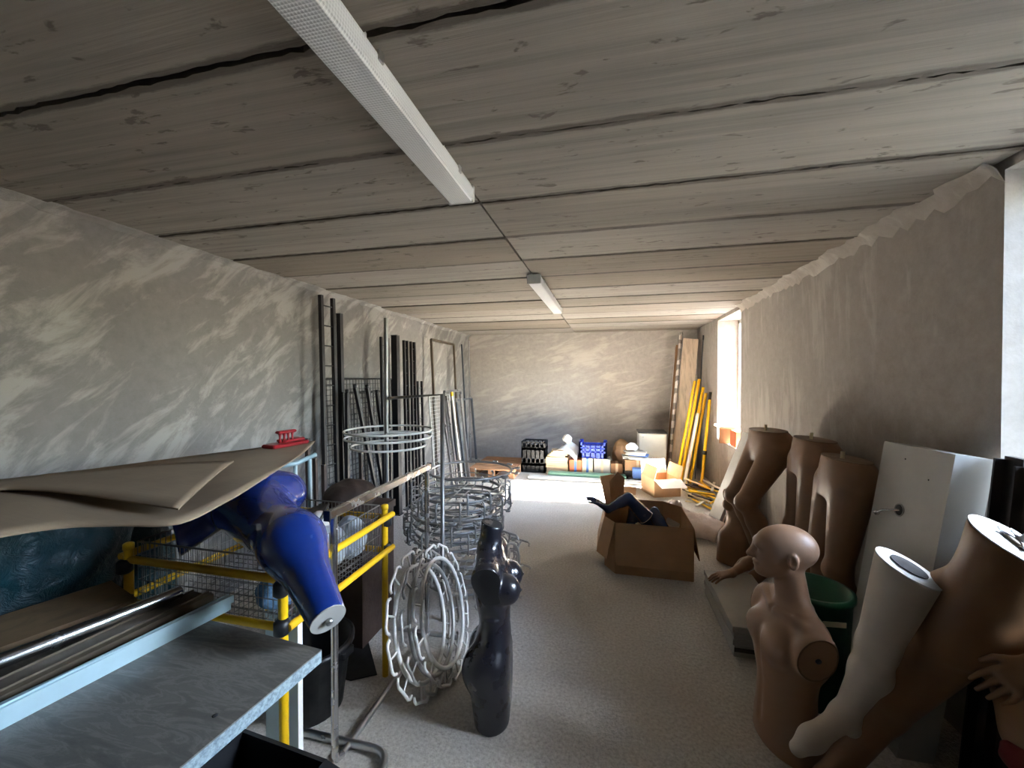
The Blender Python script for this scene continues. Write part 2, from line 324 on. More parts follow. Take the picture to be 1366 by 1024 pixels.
def surfnet(f, lo, hi, h):
    lo = v3(lo); hi = v3(hi); n = np.maximum(4, np.ceil((hi - lo) / h).astype(int) + 1)
    ax = [lo[i] + h * np.arange(n[i]) for i in range(3)]; G = np.stack(np.meshgrid(*ax, indexing='ij'), -1).reshape(-1, 3)
    V = f(G).reshape(n); G = G.reshape(*n, 3)
    V[0] = V[-1] = 1; V[:, 0] = V[:, -1] = 1; V[:, :, 0] = V[:, :, -1] = 1
    S = V < 0; nc = n - 1; acc = np.zeros((*nc, 3)); cnt = np.zeros(nc)
    offs = [(i, j, k) for i in (0, 1) for j in (0, 1) for k in (0, 1)]
    def sl(A, o): return A[o[0]:o[0] + nc[0], o[1]:o[1] + nc[1], o[2]:o[2] + nc[2]]
    for a in offs:
        for d in range(3):
            if a[d]: continue
            b = list(a); b[d] = 1; va, vb = sl(V, a), sl(V, b); cr = sl(S, a) != sl(S, b); t = np.where(cr, va / np.where(va == vb, 1, va - vb), 0)
            pt = np.zeros((*nc, 3)); pt += np.array(a, float); pt[..., d] += t; acc += np.where(cr[..., None], pt, 0); cnt += cr
    act = cnt > 0; idx = -np.ones(nc, int); idx[act] = np.arange(act.sum()); I = np.argwhere(act)
    verts = lo + h * (I + acc[act] / cnt[act][:, None]); faces = []
    for d in range(3):
        e1, e2 = (d + 1) % 3, (d + 2) % 3; A = np.moveaxis(S, (d, e1, e2), (0, 1, 2)); D = np.moveaxis(idx, (d, e1, e2), (0, 1, 2))
        cr = A[:-1, 1:-1, 1:-1] != A[1:, 1:-1, 1:-1]; q = np.argwhere(cr); i, j, k = q.T; inside = A[i, j + 1, k + 1]
        F = np.stack([D[i, j, k], D[i, j + 1, k], D[i, j + 1, k + 1], D[i, j, k + 1]], 1); F[~inside] = F[~inside][:, ::-1]; faces.append(F)
    return verts, np.concatenate(faces)
def body(name, mat, f, lo, hi, h=0.008, parent=None, T=None, local=False, smooth=2):
    vs, fs = surfnet(f, lo, hi, h)
    E = np.concatenate([fs[:, [0, 1]], fs[:, [1, 2]], fs[:, [2, 3]], fs[:, [3, 0]]])
    for _ in range(smooth):
        s = np.zeros_like(vs); c = np.zeros(len(vs)); np.add.at(s, E[:, 0], vs[E[:, 1]]); np.add.at(s, E[:, 1], vs[E[:, 0]]); np.add.at(c, E[:, 0], 1); np.add.at(c, E[:, 1], 1)
        vs = vs * 0.5 + 0.5 * s / np.maximum(c, 1)[:, None]
    if T is not None: A = np.array(T); vs = vs @ A[:3, :3].T + A[:3, 3]
    if parent is not None and not local: vs = vs - wloc(parent)
    me = bpy.data.meshes.new(name); me.from_pydata(vs.tolist(), [], fs.tolist()); me.polygons.foreach_set('use_smooth', [True] * len(fs)); me.update()
    me.materials.append(MATS[mat]); o = bpy.data.objects.new(name, me); COL.objects.link(o); o.parent = parent; return o
def section(f, c, n, rmax=0.35, k=40, shrink=0.0):
    x, y, d = frame_of(n); c = v3(c); rr = np.linspace(0, rmax, 160); out = []
    for i in range(k):
        e = x * math.cos(2 * PI * i / k) + y * math.sin(2 * PI * i / k); val = f(c + rr[:, None] * e); j = np.argmax(val > 0); out.append(c + e * max(0.004, rr[j] - shrink) if val[j] > 0 else c + e * rmax)
    return out
def cap(name, mat, f, c, n, th=0.006, parent=None, T=None, rmax=0.35, shrink=0.001):
    n = unit(n); poly = section(f, v3(c) - n * 0.004, n, rmax, 40, shrink); poly = [p + n * 0.001 for p in poly]
    m = MB().prism(poly, n * th)
    if T is not None: A = np.array(T); m.v = [tuple(A[:3, :3] @ np.array(q) + A[:3, 3]) for q in m.v]
    return m.build(name, mat, parent)
def TR(loc, rot=(0, 0, 0), s=1.0):
    return Matrix.Translation(Vector([float(x) for x in loc])) @ Euler(rot).to_matrix().to_4x4() @ Matrix.Scale(s, 4)
def tp(T, p): return np.array(T @ Vector([float(x) for x in p]))
def union(ds, k):
    d = ds[0]
    for e in ds[1:]: d = smin(d, e, k)
    return d
# ------------------------------------------------------------------ the room
fl = MB().box((XL - 0.3, YF - 0.3, -0.2), (XR + WT, YB + 0.3, 0)).build('floor', 'floor'); struct(fl)
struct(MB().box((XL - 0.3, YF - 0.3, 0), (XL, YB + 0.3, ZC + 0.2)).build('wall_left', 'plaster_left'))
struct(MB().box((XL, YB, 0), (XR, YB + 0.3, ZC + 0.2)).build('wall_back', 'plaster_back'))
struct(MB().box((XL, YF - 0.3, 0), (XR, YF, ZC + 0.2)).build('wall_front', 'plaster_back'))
m = MB(); ys = YF - 0.3
for (y0, y1, z0, z1) in WINS:
    m.box((XR, ys, 0), (XR + WT, y0, ZC + 0.2)); m.box((XR, y0, 0), (XR + WT, y1, z0)); m.box((XR, y0, z1), (XR + WT, y1, ZC + 0.2)); ys = y1
m.box((XR, ys, 0), (XR + WT, YB + 0.3, ZC + 0.2)); struct(m.build('wall_right', 'plaster_right'))
cl = struct(MB().box((XL, YF, ZC + 0.03), (XR, YB, ZC + 0.2)).build('ceiling', 'rubber'))
rg = random.Random(3); XS = -0.625
def jag(a, b, n, amp, axis):
    out = []
    for i in range(n):
        t = i / (n - 1); p = [a[0] + (b[0] - a[0]) * t, a[1] + (b[1] - a[1]) * t]; p[axis] += rg.uniform(-amp, amp) * (0 if i in (0, n - 1) else 1); out.append(p)
    return out
k = -6
while True:
    y0 = 0.93 + 0.508 * k; y1 = y0 + 0.508; k += 1
    if y1 < YF: continue
    if y0 > YB: break
    y0 = max(y0, YF); y1 = min(y1, YB)
    for (x0, x1) in ((XL, XS), (XS, XR)):
        g = 0.006; z = ZC + rg.uniform(-0.004, 0.004)
        poly = jag((x0 + g, y0 + g), (x1 - g, y0 + g), 64, 0.006, 1) + jag((x1 - g, y1 - g), (x0 + g, y1 - g), 64, 0.006, 1)
        MB().prism([(x, y, z) for x, y in poly], (0, 0, 0.045)).build('ceiling_panel', 'ceiling', cl)
def cove(name, y0, y1, x, sx, mat, w0, w1):
    n = int((y1 - y0) / 0.06); g = []
    for i in range(n + 1):
        y = y0 + (y1 - y0) * i / n; w = rg.uniform(w0, w1); h = rg.uniform(w0, w1)
        g.append([(x + sx * (w + 0.02), y, ZC + 0.012), (x + sx * w, y, ZC - 0.006), (x + sx * w * 0.45, y, ZC - h * 0.4), (x + sx * 0.004, y, ZC - h), (x - sx * 0.01, y, ZC - h - 0.01)])
    struct(MB().sheet(g, 0.004).build(name, mat))
cove('trim_1', 2.05, 5.36, XR, -1, 'plaster_right', 0.03, 0.09); cove('trim_2', YF, YB, XL, 1, 'plaster_left', 0.012, 0.045)
for i, (y0, y1, z0, z1) in enumerate(WINS):
    xf = XR + 0.27; fw = 0.05; m = MB(); m.box((xf, y0, z0), (xf + 0.06, y0 + fw, z1)); m.box((xf, y1 - fw, z0), (xf + 0.06, y1, z1)); m.box((xf, y0, z0), (xf + 0.06, y1, z0 + fw)); m.box((xf, y0, z1 - fw), (xf + 0.06, y1, z1))
    ym = (y0 + y1) / 2
    if i == 0: m.box((xf, ym - 0.03, z0), (xf + 0.06, ym + 0.03, z1))
    wnd = struct(m.build('window_%d' % (i + 1), 'white_paint'))
    for (a, b) in (((y0 + fw, ym - 0.03), (ym + 0.03, y1 - fw)) if i == 0 else ((y0 + fw, y1 - fw),)): MB().box((xf + 0.027, a, z0 + fw), (xf + 0.033, b, z1 - fw)).build('pane', 'glass', wnd)
    MB().box((XR + 0.01, y0 + 0.002, z0 - 0.0), (xf, y1 - 0.002, z0 + 0.012)).build('window_sill', 'cut_white', wnd)
struct(MB().box((XR + 0.6, -80, -9.3), (160, 160, -9)).build('ground', 'gravel'))
# unseen tree added outside to keep direct sun off the near window
t = thing('added_shade_tree', 'tall leafy tree added unseen outside to block sun from the near window', 'tree', (14, 1.9, -9)); rt = np.random.RandomState(2)
sub('trunk', 'dark_brown', t, lambda m: m.tube([(14, 1.9, -9), (14.1, 1.95, -2), (14, 1.9, 10)], [0.4, 0.3, 0.12], 12))
for i in range(11):
    q = np.array([14, 2.15, 10.7]) + np.clip(rt.normal(size=3), -1, 1) * np.array([0.6, 0.5, 0.6]); f_ = None
    a_ = rt.uniform(0.9, 1.15); rs_ = rt.randint(1000)
    def crown(m):
        n_, k_ = 14, 9; vs = [q + np.array([math.cos(2*PI*j/n_)*math.sin(PI*i_/k_), math.sin(2*PI*j/n_)*math.sin(PI*i_/k_), math.cos(PI*i_/k_)]) * a_ * (1 + 0.12 * math.sin(j*2.3+i_*3.1+rs_)) for i_ in range(k_+1) for j in range(n_)]
        m.add(vs, [(i_*n_+j, i_*n_+(j+1)%n_, (i_+1)*n_+(j+1)%n_, (i_+1)*n_+j) for i_ in range(k_) for j in range(n_)], True)
    sub('foliage', 'leaf', t, crown)
# a house down the slope, seen through the far window
hp = P(984, 578, 42); hb = thing('house', 'white house with a terracotta roof outside the window', 'house', (hp[0], hp[1], -9))
sub('wall', 'house_white', hb, lambda m: m.box((hp[0] - 4, hp[1] - 4, -9), (hp[0] + 6, hp[1] + 5, hp[2] - 0.6)))
z0 = hp[2] - 0.6
sub('roof', 'terracotta', hb, lambda m: m.prism([(hp[0] - 4.6, hp[1] - 4.6, z0), (hp[0] + 6.6, hp[1] - 4.6, z0), (hp[0] + 1, hp[1] - 4.6, z0 + 2.4)], (0, 10, 0)))
for dx in (-2.5, 0.2, 3): sub('house_window', 'grey_blue', hb, lambda m: m.box((hp[0] + dx, hp[1] - 4.06, z0 - 2.2), (hp[0] + dx + 1.1, hp[1] - 3.98, z0 - 0.8)))

# ------------------------------------------------------------------ ceiling lamps
def lamp(x0, x1, y0, y1, label):
    t = thing('ceiling_lamp', label, 'lamp', ((x0 + x1) / 2, (y0 + y1) / 2, ZC - 0.08), 'fluorescent ceiling lamps')
    zt, zb = ZC + 0.008, ZC - 0.078
    sub('housing', 'white_paint', t, lambda m: m.box((x0 + 0.012, y0 + 0.01, ZC - 0.025), (x1 - 0.012, y1 - 0.01, zt)))
    def dif(m):
        prof = [(x0, ZC - 0.022), (x0 + 0.004, zb + 0.008), (x0 + 0.012, zb), (x1 - 0.012, zb), (x1 - 0.004, zb + 0.008), (x1, ZC - 0.022)]
        m.prism([(x, y0 + 0.012, z) for x, z in prof], (0, y1 - y0 - 0.024, 0))
    sub('diffuser', 'prismatic', t, dif)
    for (a, b) in ((y0, y0 + 0.014), (y1 - 0.014, y1)): sub('end_cap', 'white_paint', t, lambda m: m.box((x0 - 0.002, a, zb - 0.002), (x1 + 0.002, b, ZC - 0.004), 0.004))
    for s in (0.12, 0.5, 0.88):
        y = y0 + (y1 - y0) * s
        for xx in (x0 - 0.004, x1 - 0.004): sub('clip', 'steel', t, lambda m: m.box((xx, y - 0.012, ZC - 0.035), (xx + 0.008, y + 0.012, ZC - 0.006), 0.002))
lamp(-0.715, -0.594, 0.2, 1.765, 'white fluorescent ceiling lamp whose end meets the long ceiling joint, above the table')
lamp(-0.665, -0.55, 3.36, 5.0, 'small-looking white fluorescent ceiling lamp halfway to the back wall')

# ------------------------------------------------------------------ mannequins
def rot_cut(p, c, n): return (p - v3(c)) @ unit(n)
def female_f(p, arms=True):
    d = loft(p, [(-0.08, 0.004, 0.072, 0.135), (0.05, 0.002, 0.082, 0.145), (0.18, -0.008, 0.098, 0.162), (0.27, -0.015, 0.102, 0.17), (0.36, 0, 0.085, 0.14), (0.44, 0.006, 0.074, 0.114), (0.54, 0, 0.082, 0.126), (0.64, -0.006, 0.09, 0.14), (0.72, -0.015, 0.078, 0.142), (0.775, -0.022, 0.052, 0.105), (0.81, -0.02, 0.045, 0.06)])
    ds = [d, rc(p, (-0.022, 0, 0.74), (-0.004, 0, 0.95), 0.054, 0.05)]
    for s in (-1, 1):
        ds += [rc(p, (-0.012, s * 0.085, 0.27), (0.004, s * 0.076, -0.08), 0.09, 0.072), rc(p, (-0.02, s * 0.06, 0.755), (-0.015, s * 0.165, 0.715), 0.04, 0.058), ell(p, (-0.06, s * 0.082, 0.255), (0.075, 0.085, 0.095)), rc(p, (-0.01, s * 0.16, 0.72), (0.0, s * 0.185, 0.6), 0.055, 0.05)]
    d = union(ds, 0.035)
    for s in (-1, 1): d = smin(d, ell(p, (0.07, s * 0.074, 0.625), (0.066, 0.062, 0.068)), 0.018)
    d = smin(d, np.minimum(rc(p, (0.135, 0.078, 0.628), (0.142, 0.078, 0.628), 0.006, 0.005), rc(p, (0.135, -0.078, 0.628), (0.142, -0.078, 0.628), 0.006, 0.005)), 0.008)
    for s in (-1, 1): d = smax(d, np.minimum(rot_cut(p, (0, s * 0.168, 0.69), (0.1, s * 0.94, -0.32)), p[:, 2] - 0.5), 0.006)
    d = smax(d, p[:, 2] - 0.905 + (p[:, 0] * 0.25), 0.005)
    return smax(d, -p[:, 2], 0.005)
t = thing('torso_mannequin', 'glossy black headless female torso mannequin standing on the floor', 'mannequin', (-0.535, 1.87, 0))
Tb = TR((-0.535, 1.87, 0), (0, 0, math.radians(8)))
body('body', 'black_gloss', female_f, (-0.2, -0.25, -0.02), (0.2, 0.25, 0.95), 0.0065, t, Tb)
cap('neck_cap', 'rubber', female_f, (-0.004, 0, 0.906), (0.242, 0, 0.97), 0.003, t, Tb, 0.1)
cap('shoulder_cap', 'black_plastic', female_f, (0, -0.168, 0.69), (0.1, -0.94, -0.32), 0.003, t, Tb, 0.12)

def bust_f(p):
    d = loft(p, [(-0.05, 0.0, 0.12, 0.168), (0.06, -0.004, 0.12, 0.166), (0.16, 0.0, 0.108, 0.152), (0.26, 0.0, 0.104, 0.15), (0.38, 0.0, 0.118, 0.172), (0.48, -0.008, 0.12, 0.182), (0.56, -0.02, 0.092, 0.17), (0.61, -0.03, 0.062, 0.1)])
    ds = [d, rc(p, (-0.035, 0, 0.56), (-0.002, 0, 0.8), 0.07, 0.058)]
    for s in (-1, 1):
        ds += [ell(p, (0.075, s * 0.08, 0.46), (0.05, 0.085, 0.068)), rc(p, (-0.03, s * 0.05, 0.63), (-0.02, s * 0.19, 0.545), 0.035, 0.062), ell(p, (-0.01, s * 0.2, 0.49), (0.072, 0.065, 0.085)), ell(p, (-0.07, s * 0.09, 0.47), (0.06, 0.08, 0.12)), ell(p, (-0.06, s * 0.075, 0.05), (0.075, 0.085, 0.09))]
    d = union(ds, 0.035)
    for s in (-1, 1): d = smin(d, rc(p, (0.055, s * 0.02, 0.588), (0.01, s * 0.17, 0.6), 0.012, 0.012), 0.022)
    d = smax(d, -rc(p, (0.125, 0, 0.53), (0.118, 0, 0.1), 0.008, 0.006), 0.03)
    # head, turned a little and slightly enlarged about its crown
    P0 = p; hc_ = np.array([0.0, 0, 0.965]); ha = math.radians(-16); hs = 1.04; q_ = (p - hc_) / hs; p = np.stack([q_[:, 0] * math.cos(ha) + q_[:, 1] * math.sin(ha), -q_[:, 0] * math.sin(ha) + q_[:, 1] * math.cos(ha), q_[:, 2]], 1) + hc_
    h = ell(p, (0.0, 0, 0.872), (0.115, 0.079, 0.094)); h = smin(h, ell(p, (0.055, 0, 0.845), (0.068, 0.066, 0.085)), 0.03)
    h = smin(h, rc(p, (0.045, 0, 0.80), (0.088, 0, 0.764), 0.056, 0.03), 0.03)
    for s in (-1, 1): h = smin(h, rc(p, (0.015, s * 0.052, 0.80), (0.075, s * 0.024, 0.757), 0.02, 0.02), 0.02)
    h = smin(h, rc(p, (0.108, -0.035, 0.875), (0.108, 0.035, 0.875), 0.016, 0.016), 0.02)
    for s in (-1, 1): h = smax(h, -ell(p, (0.128, s * 0.033, 0.852), (0.022, 0.02, 0.014)), 0.012)
    for s in (-1, 1): h = smin(h, ell(p, (0.1, s * 0.032, 0.852), (0.014, 0.016, 0.011)), 0.004)
    h = smin(h, rc(p, (0.118, 0, 0.866), (0.142, 0, 0.822), 0.010, 0.013), 0.012); h = smin(h, rc(p, (0.128, -0.013, 0.818), (0.128, 0.013, 0.818), 0.009, 0.009), 0.01)
    h = smin(h, ell(p, (0.116, 0, 0.794), (0.014, 0.026, 0.008)), 0.006); h = smin(h, ell(p, (0.114, 0, 0.781), (0.014, 0.023, 0.008)), 0.006)
    h = smax(h, -ell(p, (0.132, 0, 0.7875), (0.014, 0.024, 0.0018)), 0.004); h = smin(h, ell(p, (0.1, 0, 0.757), (0.02, 0.024, 0.018)), 0.015)
    for s in (-1, 1):
        q = p - np.array([-0.008, s * 0.081, 0.838]); e = ell(p, (-0.008, s * 0.081, 0.838), (0.021, 0.012, 0.034)); e = smax(e, -ell(p, (-0.003, s * 0.094, 0.84), (0.013, 0.012, 0.024)), 0.004); h = smin(h, e, 0.006)
    p = P0; d = smin(d, h * hs, 0.025)
    for s in (-1, 1):
        d = smax(d, np.minimum(rot_cut(p, (0, s * 0.212, 0.5), (0.05, s * 0.97, -0.2)), p[:, 2] - 0.35), 0.005)
    return smax(d, -p[:, 2], 0.005)
bx, by = 0.775, 2.02; brot = math.radians(186)
t = thing('bust_mannequin', 'beige bald male mannequin torso with head, standing on the floor without arms', 'mannequin', (bx, by, 0))
Tm = TR((bx, by, 0), (0, 0, brot), 0.985)
body('body', 'skin', bust_f, (-0.2, -0.3, -0.02), (0.2, 0.3, 1.0), 0.0055, t, Tm, smooth=1)
for s in (-1, 1):
    c_ = cap('arm_socket', 'cut_beige', bust_f, (-0.01, s * 0.212, 0.5), (0.05, s * 0.97, -0.2), 0.003, t, Tm, 0.14)
    n_ = unit((0.05, s * 0.97, -0.2)); q = v3((-0.01, s * 0.212, 0.5)) + n_ * 0.003
    a, b = tp(Tm, q), tp(Tm, q + n_ * 0.004)
    MB().lathe([(0.011, 0), (0.011, 0.004)], 12, a, b - a).build('socket_hole', 'rubber', c_)

def leg_ds(p, hip, knee, ank, toe, k=1.0):
    hip, knee, ank, toe = map(v3, (hip, knee, ank, toe)); sh = ank - knee; back = np.cross(np.cross(unit(sh), unit(toe - ank)), unit(sh)) * -1
    calf = knee + sh * 0.32 + back * 0.022 * k; ball = ank + (toe - ank) * 0.68; heel = ank - unit(toe - ank) * 0.028 * k + unit(sh) * 0.02 * k
    return [rc(p, hip, knee, 0.09 * k, 0.054 * k), rc(p, knee, calf, 0.05 * k, 0.056 * k), rc(p, calf, ank, 0.056 * k, 0.036 * k), rc(p, ank, ball, 0.036 * k, 0.034 * k), rc(p, ball, toe, 0.034 * k, 0.022 * k), rc(p, ank, heel, 0.034 * k, 0.03 * k), ell(p, knee + unit(np.cross(np.cross(unit(sh), unit(toe - ank)), unit(sh))) * 0.02 * k, (0.045 * k,) * 3)]
def lower_f(legs, zw=1.1):
    def f(p):
        d = loft(p, [(0.80, 0, 0.095, 0.15), (0.88, -0.012, 0.108, 0.168), (0.95, -0.008, 0.102, 0.162), (1.03, 0, 0.088, 0.135), (1.16, 0.004, 0.08, 0.122)]); ds = [d]
        for s in (-1, 1): ds.append(ell(p, (-0.055, s * 0.08, 0.88), (0.08, 0.085, 0.1)))
        d = union(ds, 0.035)
        for L in legs: d = smin(d, union(leg_ds(p, *L), 0.03), 0.02)
        return smax(d, p[:, 2] - zw, 0.004)
    return f
ST = lambda s, a=0.0: ((0, s * 0.092, 0.86), (0.02 + a, s * 0.09, 0.47), (-0.02 + a * 0.5, s * 0.088, 0.085), (0.15 + a * 0.5, s * 0.105, 0.03))
def lower(label, mat, legs, T, zw=1.1, capmat='cut_beige', box=0.3, pin=True):
    f = lower_f(legs, zw); pts = np.array([q for L in legs for q in L]); lo = np.minimum(pts.min(0) - 0.12, (-0.2, -0.24, 0)); hi = np.maximum(pts.max(0) + 0.12, (0.2, 0.24, zw + 0.02)); lo[2] = min(lo[2], -0.02)
    base = tp(T, (0, 0, 0)); t = thing('lower_mannequin', label, 'mannequin', base, 'tan mannequin leg pairs leaning on the right wall')
    body('body', mat, f, lo, hi, 0.009, t, T); cap('waist_cap', capmat, f, (0, 0, zw), (0, 0, 1), 0.004, t, T, 0.25)
    if pin: a, b = tp(T, (0.02, 0.02, zw)), tp(T, (0.02, 0.02, zw + 0.035)); sub('waist_pin', 'cream', t, lambda m: m.tube([a, b], 0.011, 8))
    return t
lower('tan mannequin leg pair with bent knees leaning on the wall beside the grey board', 'skin_brown',
      [((0, 0.09, 0.86), (0.2, 0.10, 0.56), (0.06, 0.09, 0.13), (0.2, 0.1, 0.05)), ((0, -0.09, 0.86), (0.17, -0.1, 0.55), (0.02, -0.09, 0.13), (0.17, -0.1, 0.05))], TR((1.26, 3.56, 0.0), (0, math.radians(2), math.radians(190)), 1.2), 1.0)
lower('tan mannequin leg pair standing straight in the middle of the leaning leg pairs', 'skin_brown', [ST(-1), ST(1)], TR((1.26, 3.11, 0), (0, math.radians(-4), math.radians(174)), 1.2), 1.0)
lower('tan mannequin leg pair standing straight beside the pale cabinet with the hole', 'skin_brown', [ST(-1, 0.02), ST(1)], TR((1.24, 2.69, 0), (0, math.radians(-4), math.radians(174)), 1.15), 1.0)

# brown female torso leaning back by the leg pairs, and a wrapped pale torso on the floor behind the box
t = thing('torso_mannequin', 'tan female torso mannequin slumped against the leaning mannequin legs', 'mannequin', (1.02, 3.8, 0))
body('body', 'skin_brown', female_f, (-0.2, -0.25, -0.02), (0.2, 0.25, 0.95), 0.009, t, TR((1.035, 3.80, 0.0), (math.radians(0), math.radians(-12), math.radians(222)), 0.8))
t = thing('torso_mannequin', 'pale shiny torso mannequin lying on its back behind the big carton', 'mannequin', (0.85, 4.5, 0))
n0, h0 = P(897, 676, 4.35), P(962, 706, 3.95); n0[2] = 0.18; h0[2] = 0.092; zz_ = unit(n0 - h0); xx_ = unit(np.array([-0.15, -0.35, 1.0]) - zz_ * (np.array([-0.15, -0.35, 1.0]) @ zz_)); yy_ = np.cross(zz_, xx_); sc_ = 0.8
Tp = Matrix(((xx_[0] * sc_, yy_[0] * sc_, zz_[0] * sc_, h0[0]), (xx_[1] * sc_, yy_[1] * sc_, zz_[1] * sc_, h0[1]), (xx_[2] * sc_, yy_[2] * sc_, zz_[2] * sc_, h0[2]), (0, 0, 0, 1)))
body('body', 'translucent_torso', female_f, (-0.2, -0.25, -0.02), (0.2, 0.25, 0.95), 0.009, t, Tp)

# pale leg and the brown lower body by the pale cabinet
LT, LK, LA, LTO = P(1212, 757, 1.33), P(1170, 862, 1.38), P(1126, 955, 1.44), P(1064, 998, 1.40)
LN = unit(CR * 0.28 + CU * 0.87 - CF * 0.32)
def pale_leg_f(p):
    ext = LT + (LT - LK) * 0.3; sh = LA - LK
    ds = [rc(p, ext, LK, 0.098, 0.056), rc(p, LK, LK + sh * 0.35 + np.array([0.015, 0.0, 0]), 0.053, 0.056), rc(p, LK + sh * 0.35 + np.array([0.015, 0.0, 0]), LA, 0.056, 0.035), rc(p, LA, LA + (LTO - LA) * 0.7, 0.037, 0.036), rc(p, LA + (LTO - LA) * 0.7, LTO, 0.036, 0.026), rc(p, LA, LA + np.array([0.03, 0.02, -0.05]), 0.036, 0.032)]
    return smax(smax(union(ds, 0.03), (p - LT) @ LN, 0.004), 0.004 - p[:, 2], 0.004)
t = thing('leg_mannequin', 'pale single mannequin leg with cut thigh, leaning against brown mannequin hips', 'mannequin', (LTO[0], LTO[1], 0))
pts = np.array([LT, LK, LA, LTO]); body('body', 'skin_pale', pale_leg_f, pts.min(0) - 0.16, pts.max(0) + 0.16, 0.007, t)
cp = cap('thigh_cap', 'cut_white', pale_leg_f, LT, LN, 0.004, t, None, 0.2)
poly = section(pale_leg_f, LT - LN * 0.004, LN, 0.2, 30, 0.0); cen = LT + LN * 0.0062
MB().prism([cen + (q - LT) * 0.55 for q in poly], LN * 0.002).build('thigh_opening', 'rubber', cp)

DW, DH = P(1356, 724, 1.18), P(1328, 806, 1.26)
DU = unit(DW - DH); DS = unit(np.cross(DU, -CF)); DFW = np.cross(DS, DU)          # up, side and front of the pelvis
if DFW @ CF > 0: DFW = -DFW
DR = np.stack([DFW, np.cross(DU, DFW), DU], 1)
DK1, DA1, DT1 = P(1182, 948, 1.55), P(1105, 1040, 1.55), P(1040, 1075, 1.5); DT1[2] = 0.03
DK2, DA2, DT2 = P(1385, 985, 1.10), P(1400, 1150, 1.22), P(1300, 1250, 1.15); DA2[2] = 0.08; DT2[2] = 0.03
DN = unit(CR * 0.38 + CU * 0.85 - CF * 0.55)
def hips_f(p):
    q = (p - DH) @ DR; q = q + np.array([0, 0, 0.9])
    d = loft(q, [(0.74, 0, 0.095, 0.16), (0.84, -0.012, 0.11, 0.178), (0.92, -0.008, 0.106, 0.172), (1.02, 0, 0.094, 0.145), (1.3, 0.004, 0.09, 0.135)])
    for s in (-1, 1): d = smin(d, ell(q, (-0.05, s * 0.08, 0.86), (0.085, 0.09, 0.11)), 0.04)
    s1 = DH - DU * 0.06 + CR * -0.07; s2 = DH - DU * 0.06 + CR * 0.09
    d = smin(d, union([rc(p, s1, DK1, 0.105, 0.064), rc(p, DK1, DA1, 0.06, 0.045), rc(p, DA1, DT1, 0.04, 0.028)], 0.03), 0.03)
    d = smin(d, union([rc(p, s2, DK2, 0.105, 0.07), rc(p, DK2, DA2, 0.06, 0.045), rc(p, DA2, DT2, 0.04, 0.028)], 0.03), 0.03)
    return smax(smax(d, (p - DW) @ DN, 0.004), 0.004 - p[:, 2], 0.004)
t = thing('lower_mannequin', 'brown mannequin hips and legs with a white cut waist beside the pale leg', 'mannequin', (DH[0], DH[1], 0))
pts = np.array([DW, DH, DK1, DA1, DT1, DK2, DA2, DT2]); body('body', 'skin_tan', hips_f, pts.min(0) - 0.2, pts.max(0) + 0.2, 0.01, t)
cp = cap('waist_cap', 'cut_white', hips_f, DW, DN, 0.004, t, None, 0.25)
fc = DW + DN * 0.006; fx, fy, _ = frame_of(DN)
MB().lathe([(0.04, 0), (0.04, 0.004), (0.03, 0.006)], 20, fc, DN).build('waist_fitting', 'brown_profile', cp)
m = MB()
for a in range(4): m.bar(fc + DN * 0.006, fc + DN * 0.006 + (fx * math.cos(a * PI / 2 + .4) + fy * math.sin(a * PI / 2 + .4)) * 0.055, 0.018, 0.006, DN)
m.lathe([(0.018, 0.0), (0.018, 0.012), (0.009, 0.014), (0.009, 0.03)], 14, fc, DN); m.build('fitting_plate', 'steel', cp)

def arm_ds(p, sh, el, wr, hd, up, r0=0.045, k=1.0):
    sh, el, wr = map(v3, (sh, el, wr)); hd = unit(hd); up = unit(v3(up) - hd * (v3(up) @ hd)); sd = np.cross(hd, up)
    ds = [rc(p, sh, el, r0 * k, 0.036 * k), rc(p, el, el + (wr - el) * 0.3, 0.036 * k, 0.038 * k), rc(p, el + (wr - el) * 0.3, wr, 0.038 * k, 0.025 * k)]
    pal = wr + hd * 0.055 * k
    for i in (-1, 0, 1): ds.append(rc(p, wr + sd * i * 0.012 * k, wr + hd * 0.085 * k + sd * i * 0.024 * k, 0.019 * k, 0.013 * k))
    d = union(ds, 0.02 * k)
    for i, L in zip(range(4), (0.062, 0.075, 0.08, 0.07)):
        b = wr + hd * 0.085 * k + sd * (i - 1.5) * 0.02 * k; m1 = b + (hd * 0.55 * L - up * 0.008 + sd * (i - 1.5) * 0.004) * k; e = m1 + (hd * 0.45 * L - up * 0.018) * k
        d = smin(d, np.minimum(rc(p, b, m1, 0.0095 * k, 0.0085 * k), rc(p, m1, e, 0.0085 * k, 0.0065 * k)), 0.006 * k)
    b = wr + hd * 0.03 * k + sd * 0.026 * k; m1 = b + (hd * 0.035 + sd * 0.026 - up * 0.008) * k; e = m1 + (hd * 0.032 + sd * 0.006 - up * 0.01) * k
    return smin(d, np.minimum(rc(p, b, m1, 0.013 * k, 0.01 * k), rc(p, m1, e, 0.01 * k, 0.0075 * k)), 0.008 * k)
def arm(name, label, mat, sh, el, wr, hd, up, group=None, k=1.0, h=0.0045, r0=0.045):
    sh, el, wr = map(v3, (sh, el, wr)); n = unit(sh - el)
    f = lambda p: smax(arm_ds(p, sh + n * 0.04, el, wr, hd, up, r0, k), (p - sh) @ n, 0.004)
    pts = np.array([sh, el, wr, wr + unit(hd) * 0.18 * k]); t = thing(name, label, 'mannequin part', pts.min(0) * np.array([0, 0, 1]) + pts.mean(0) * np.array([1, 1, 0]), group)
    body('limb', mat, f, pts.min(0) - 0.075 * k, pts.max(0) + 0.075 * k, h, t, smooth=1); cap('cut_end', 'cut_white', f, sh, n, 0.003, t, None, 0.1); return t
SZ = 0.19
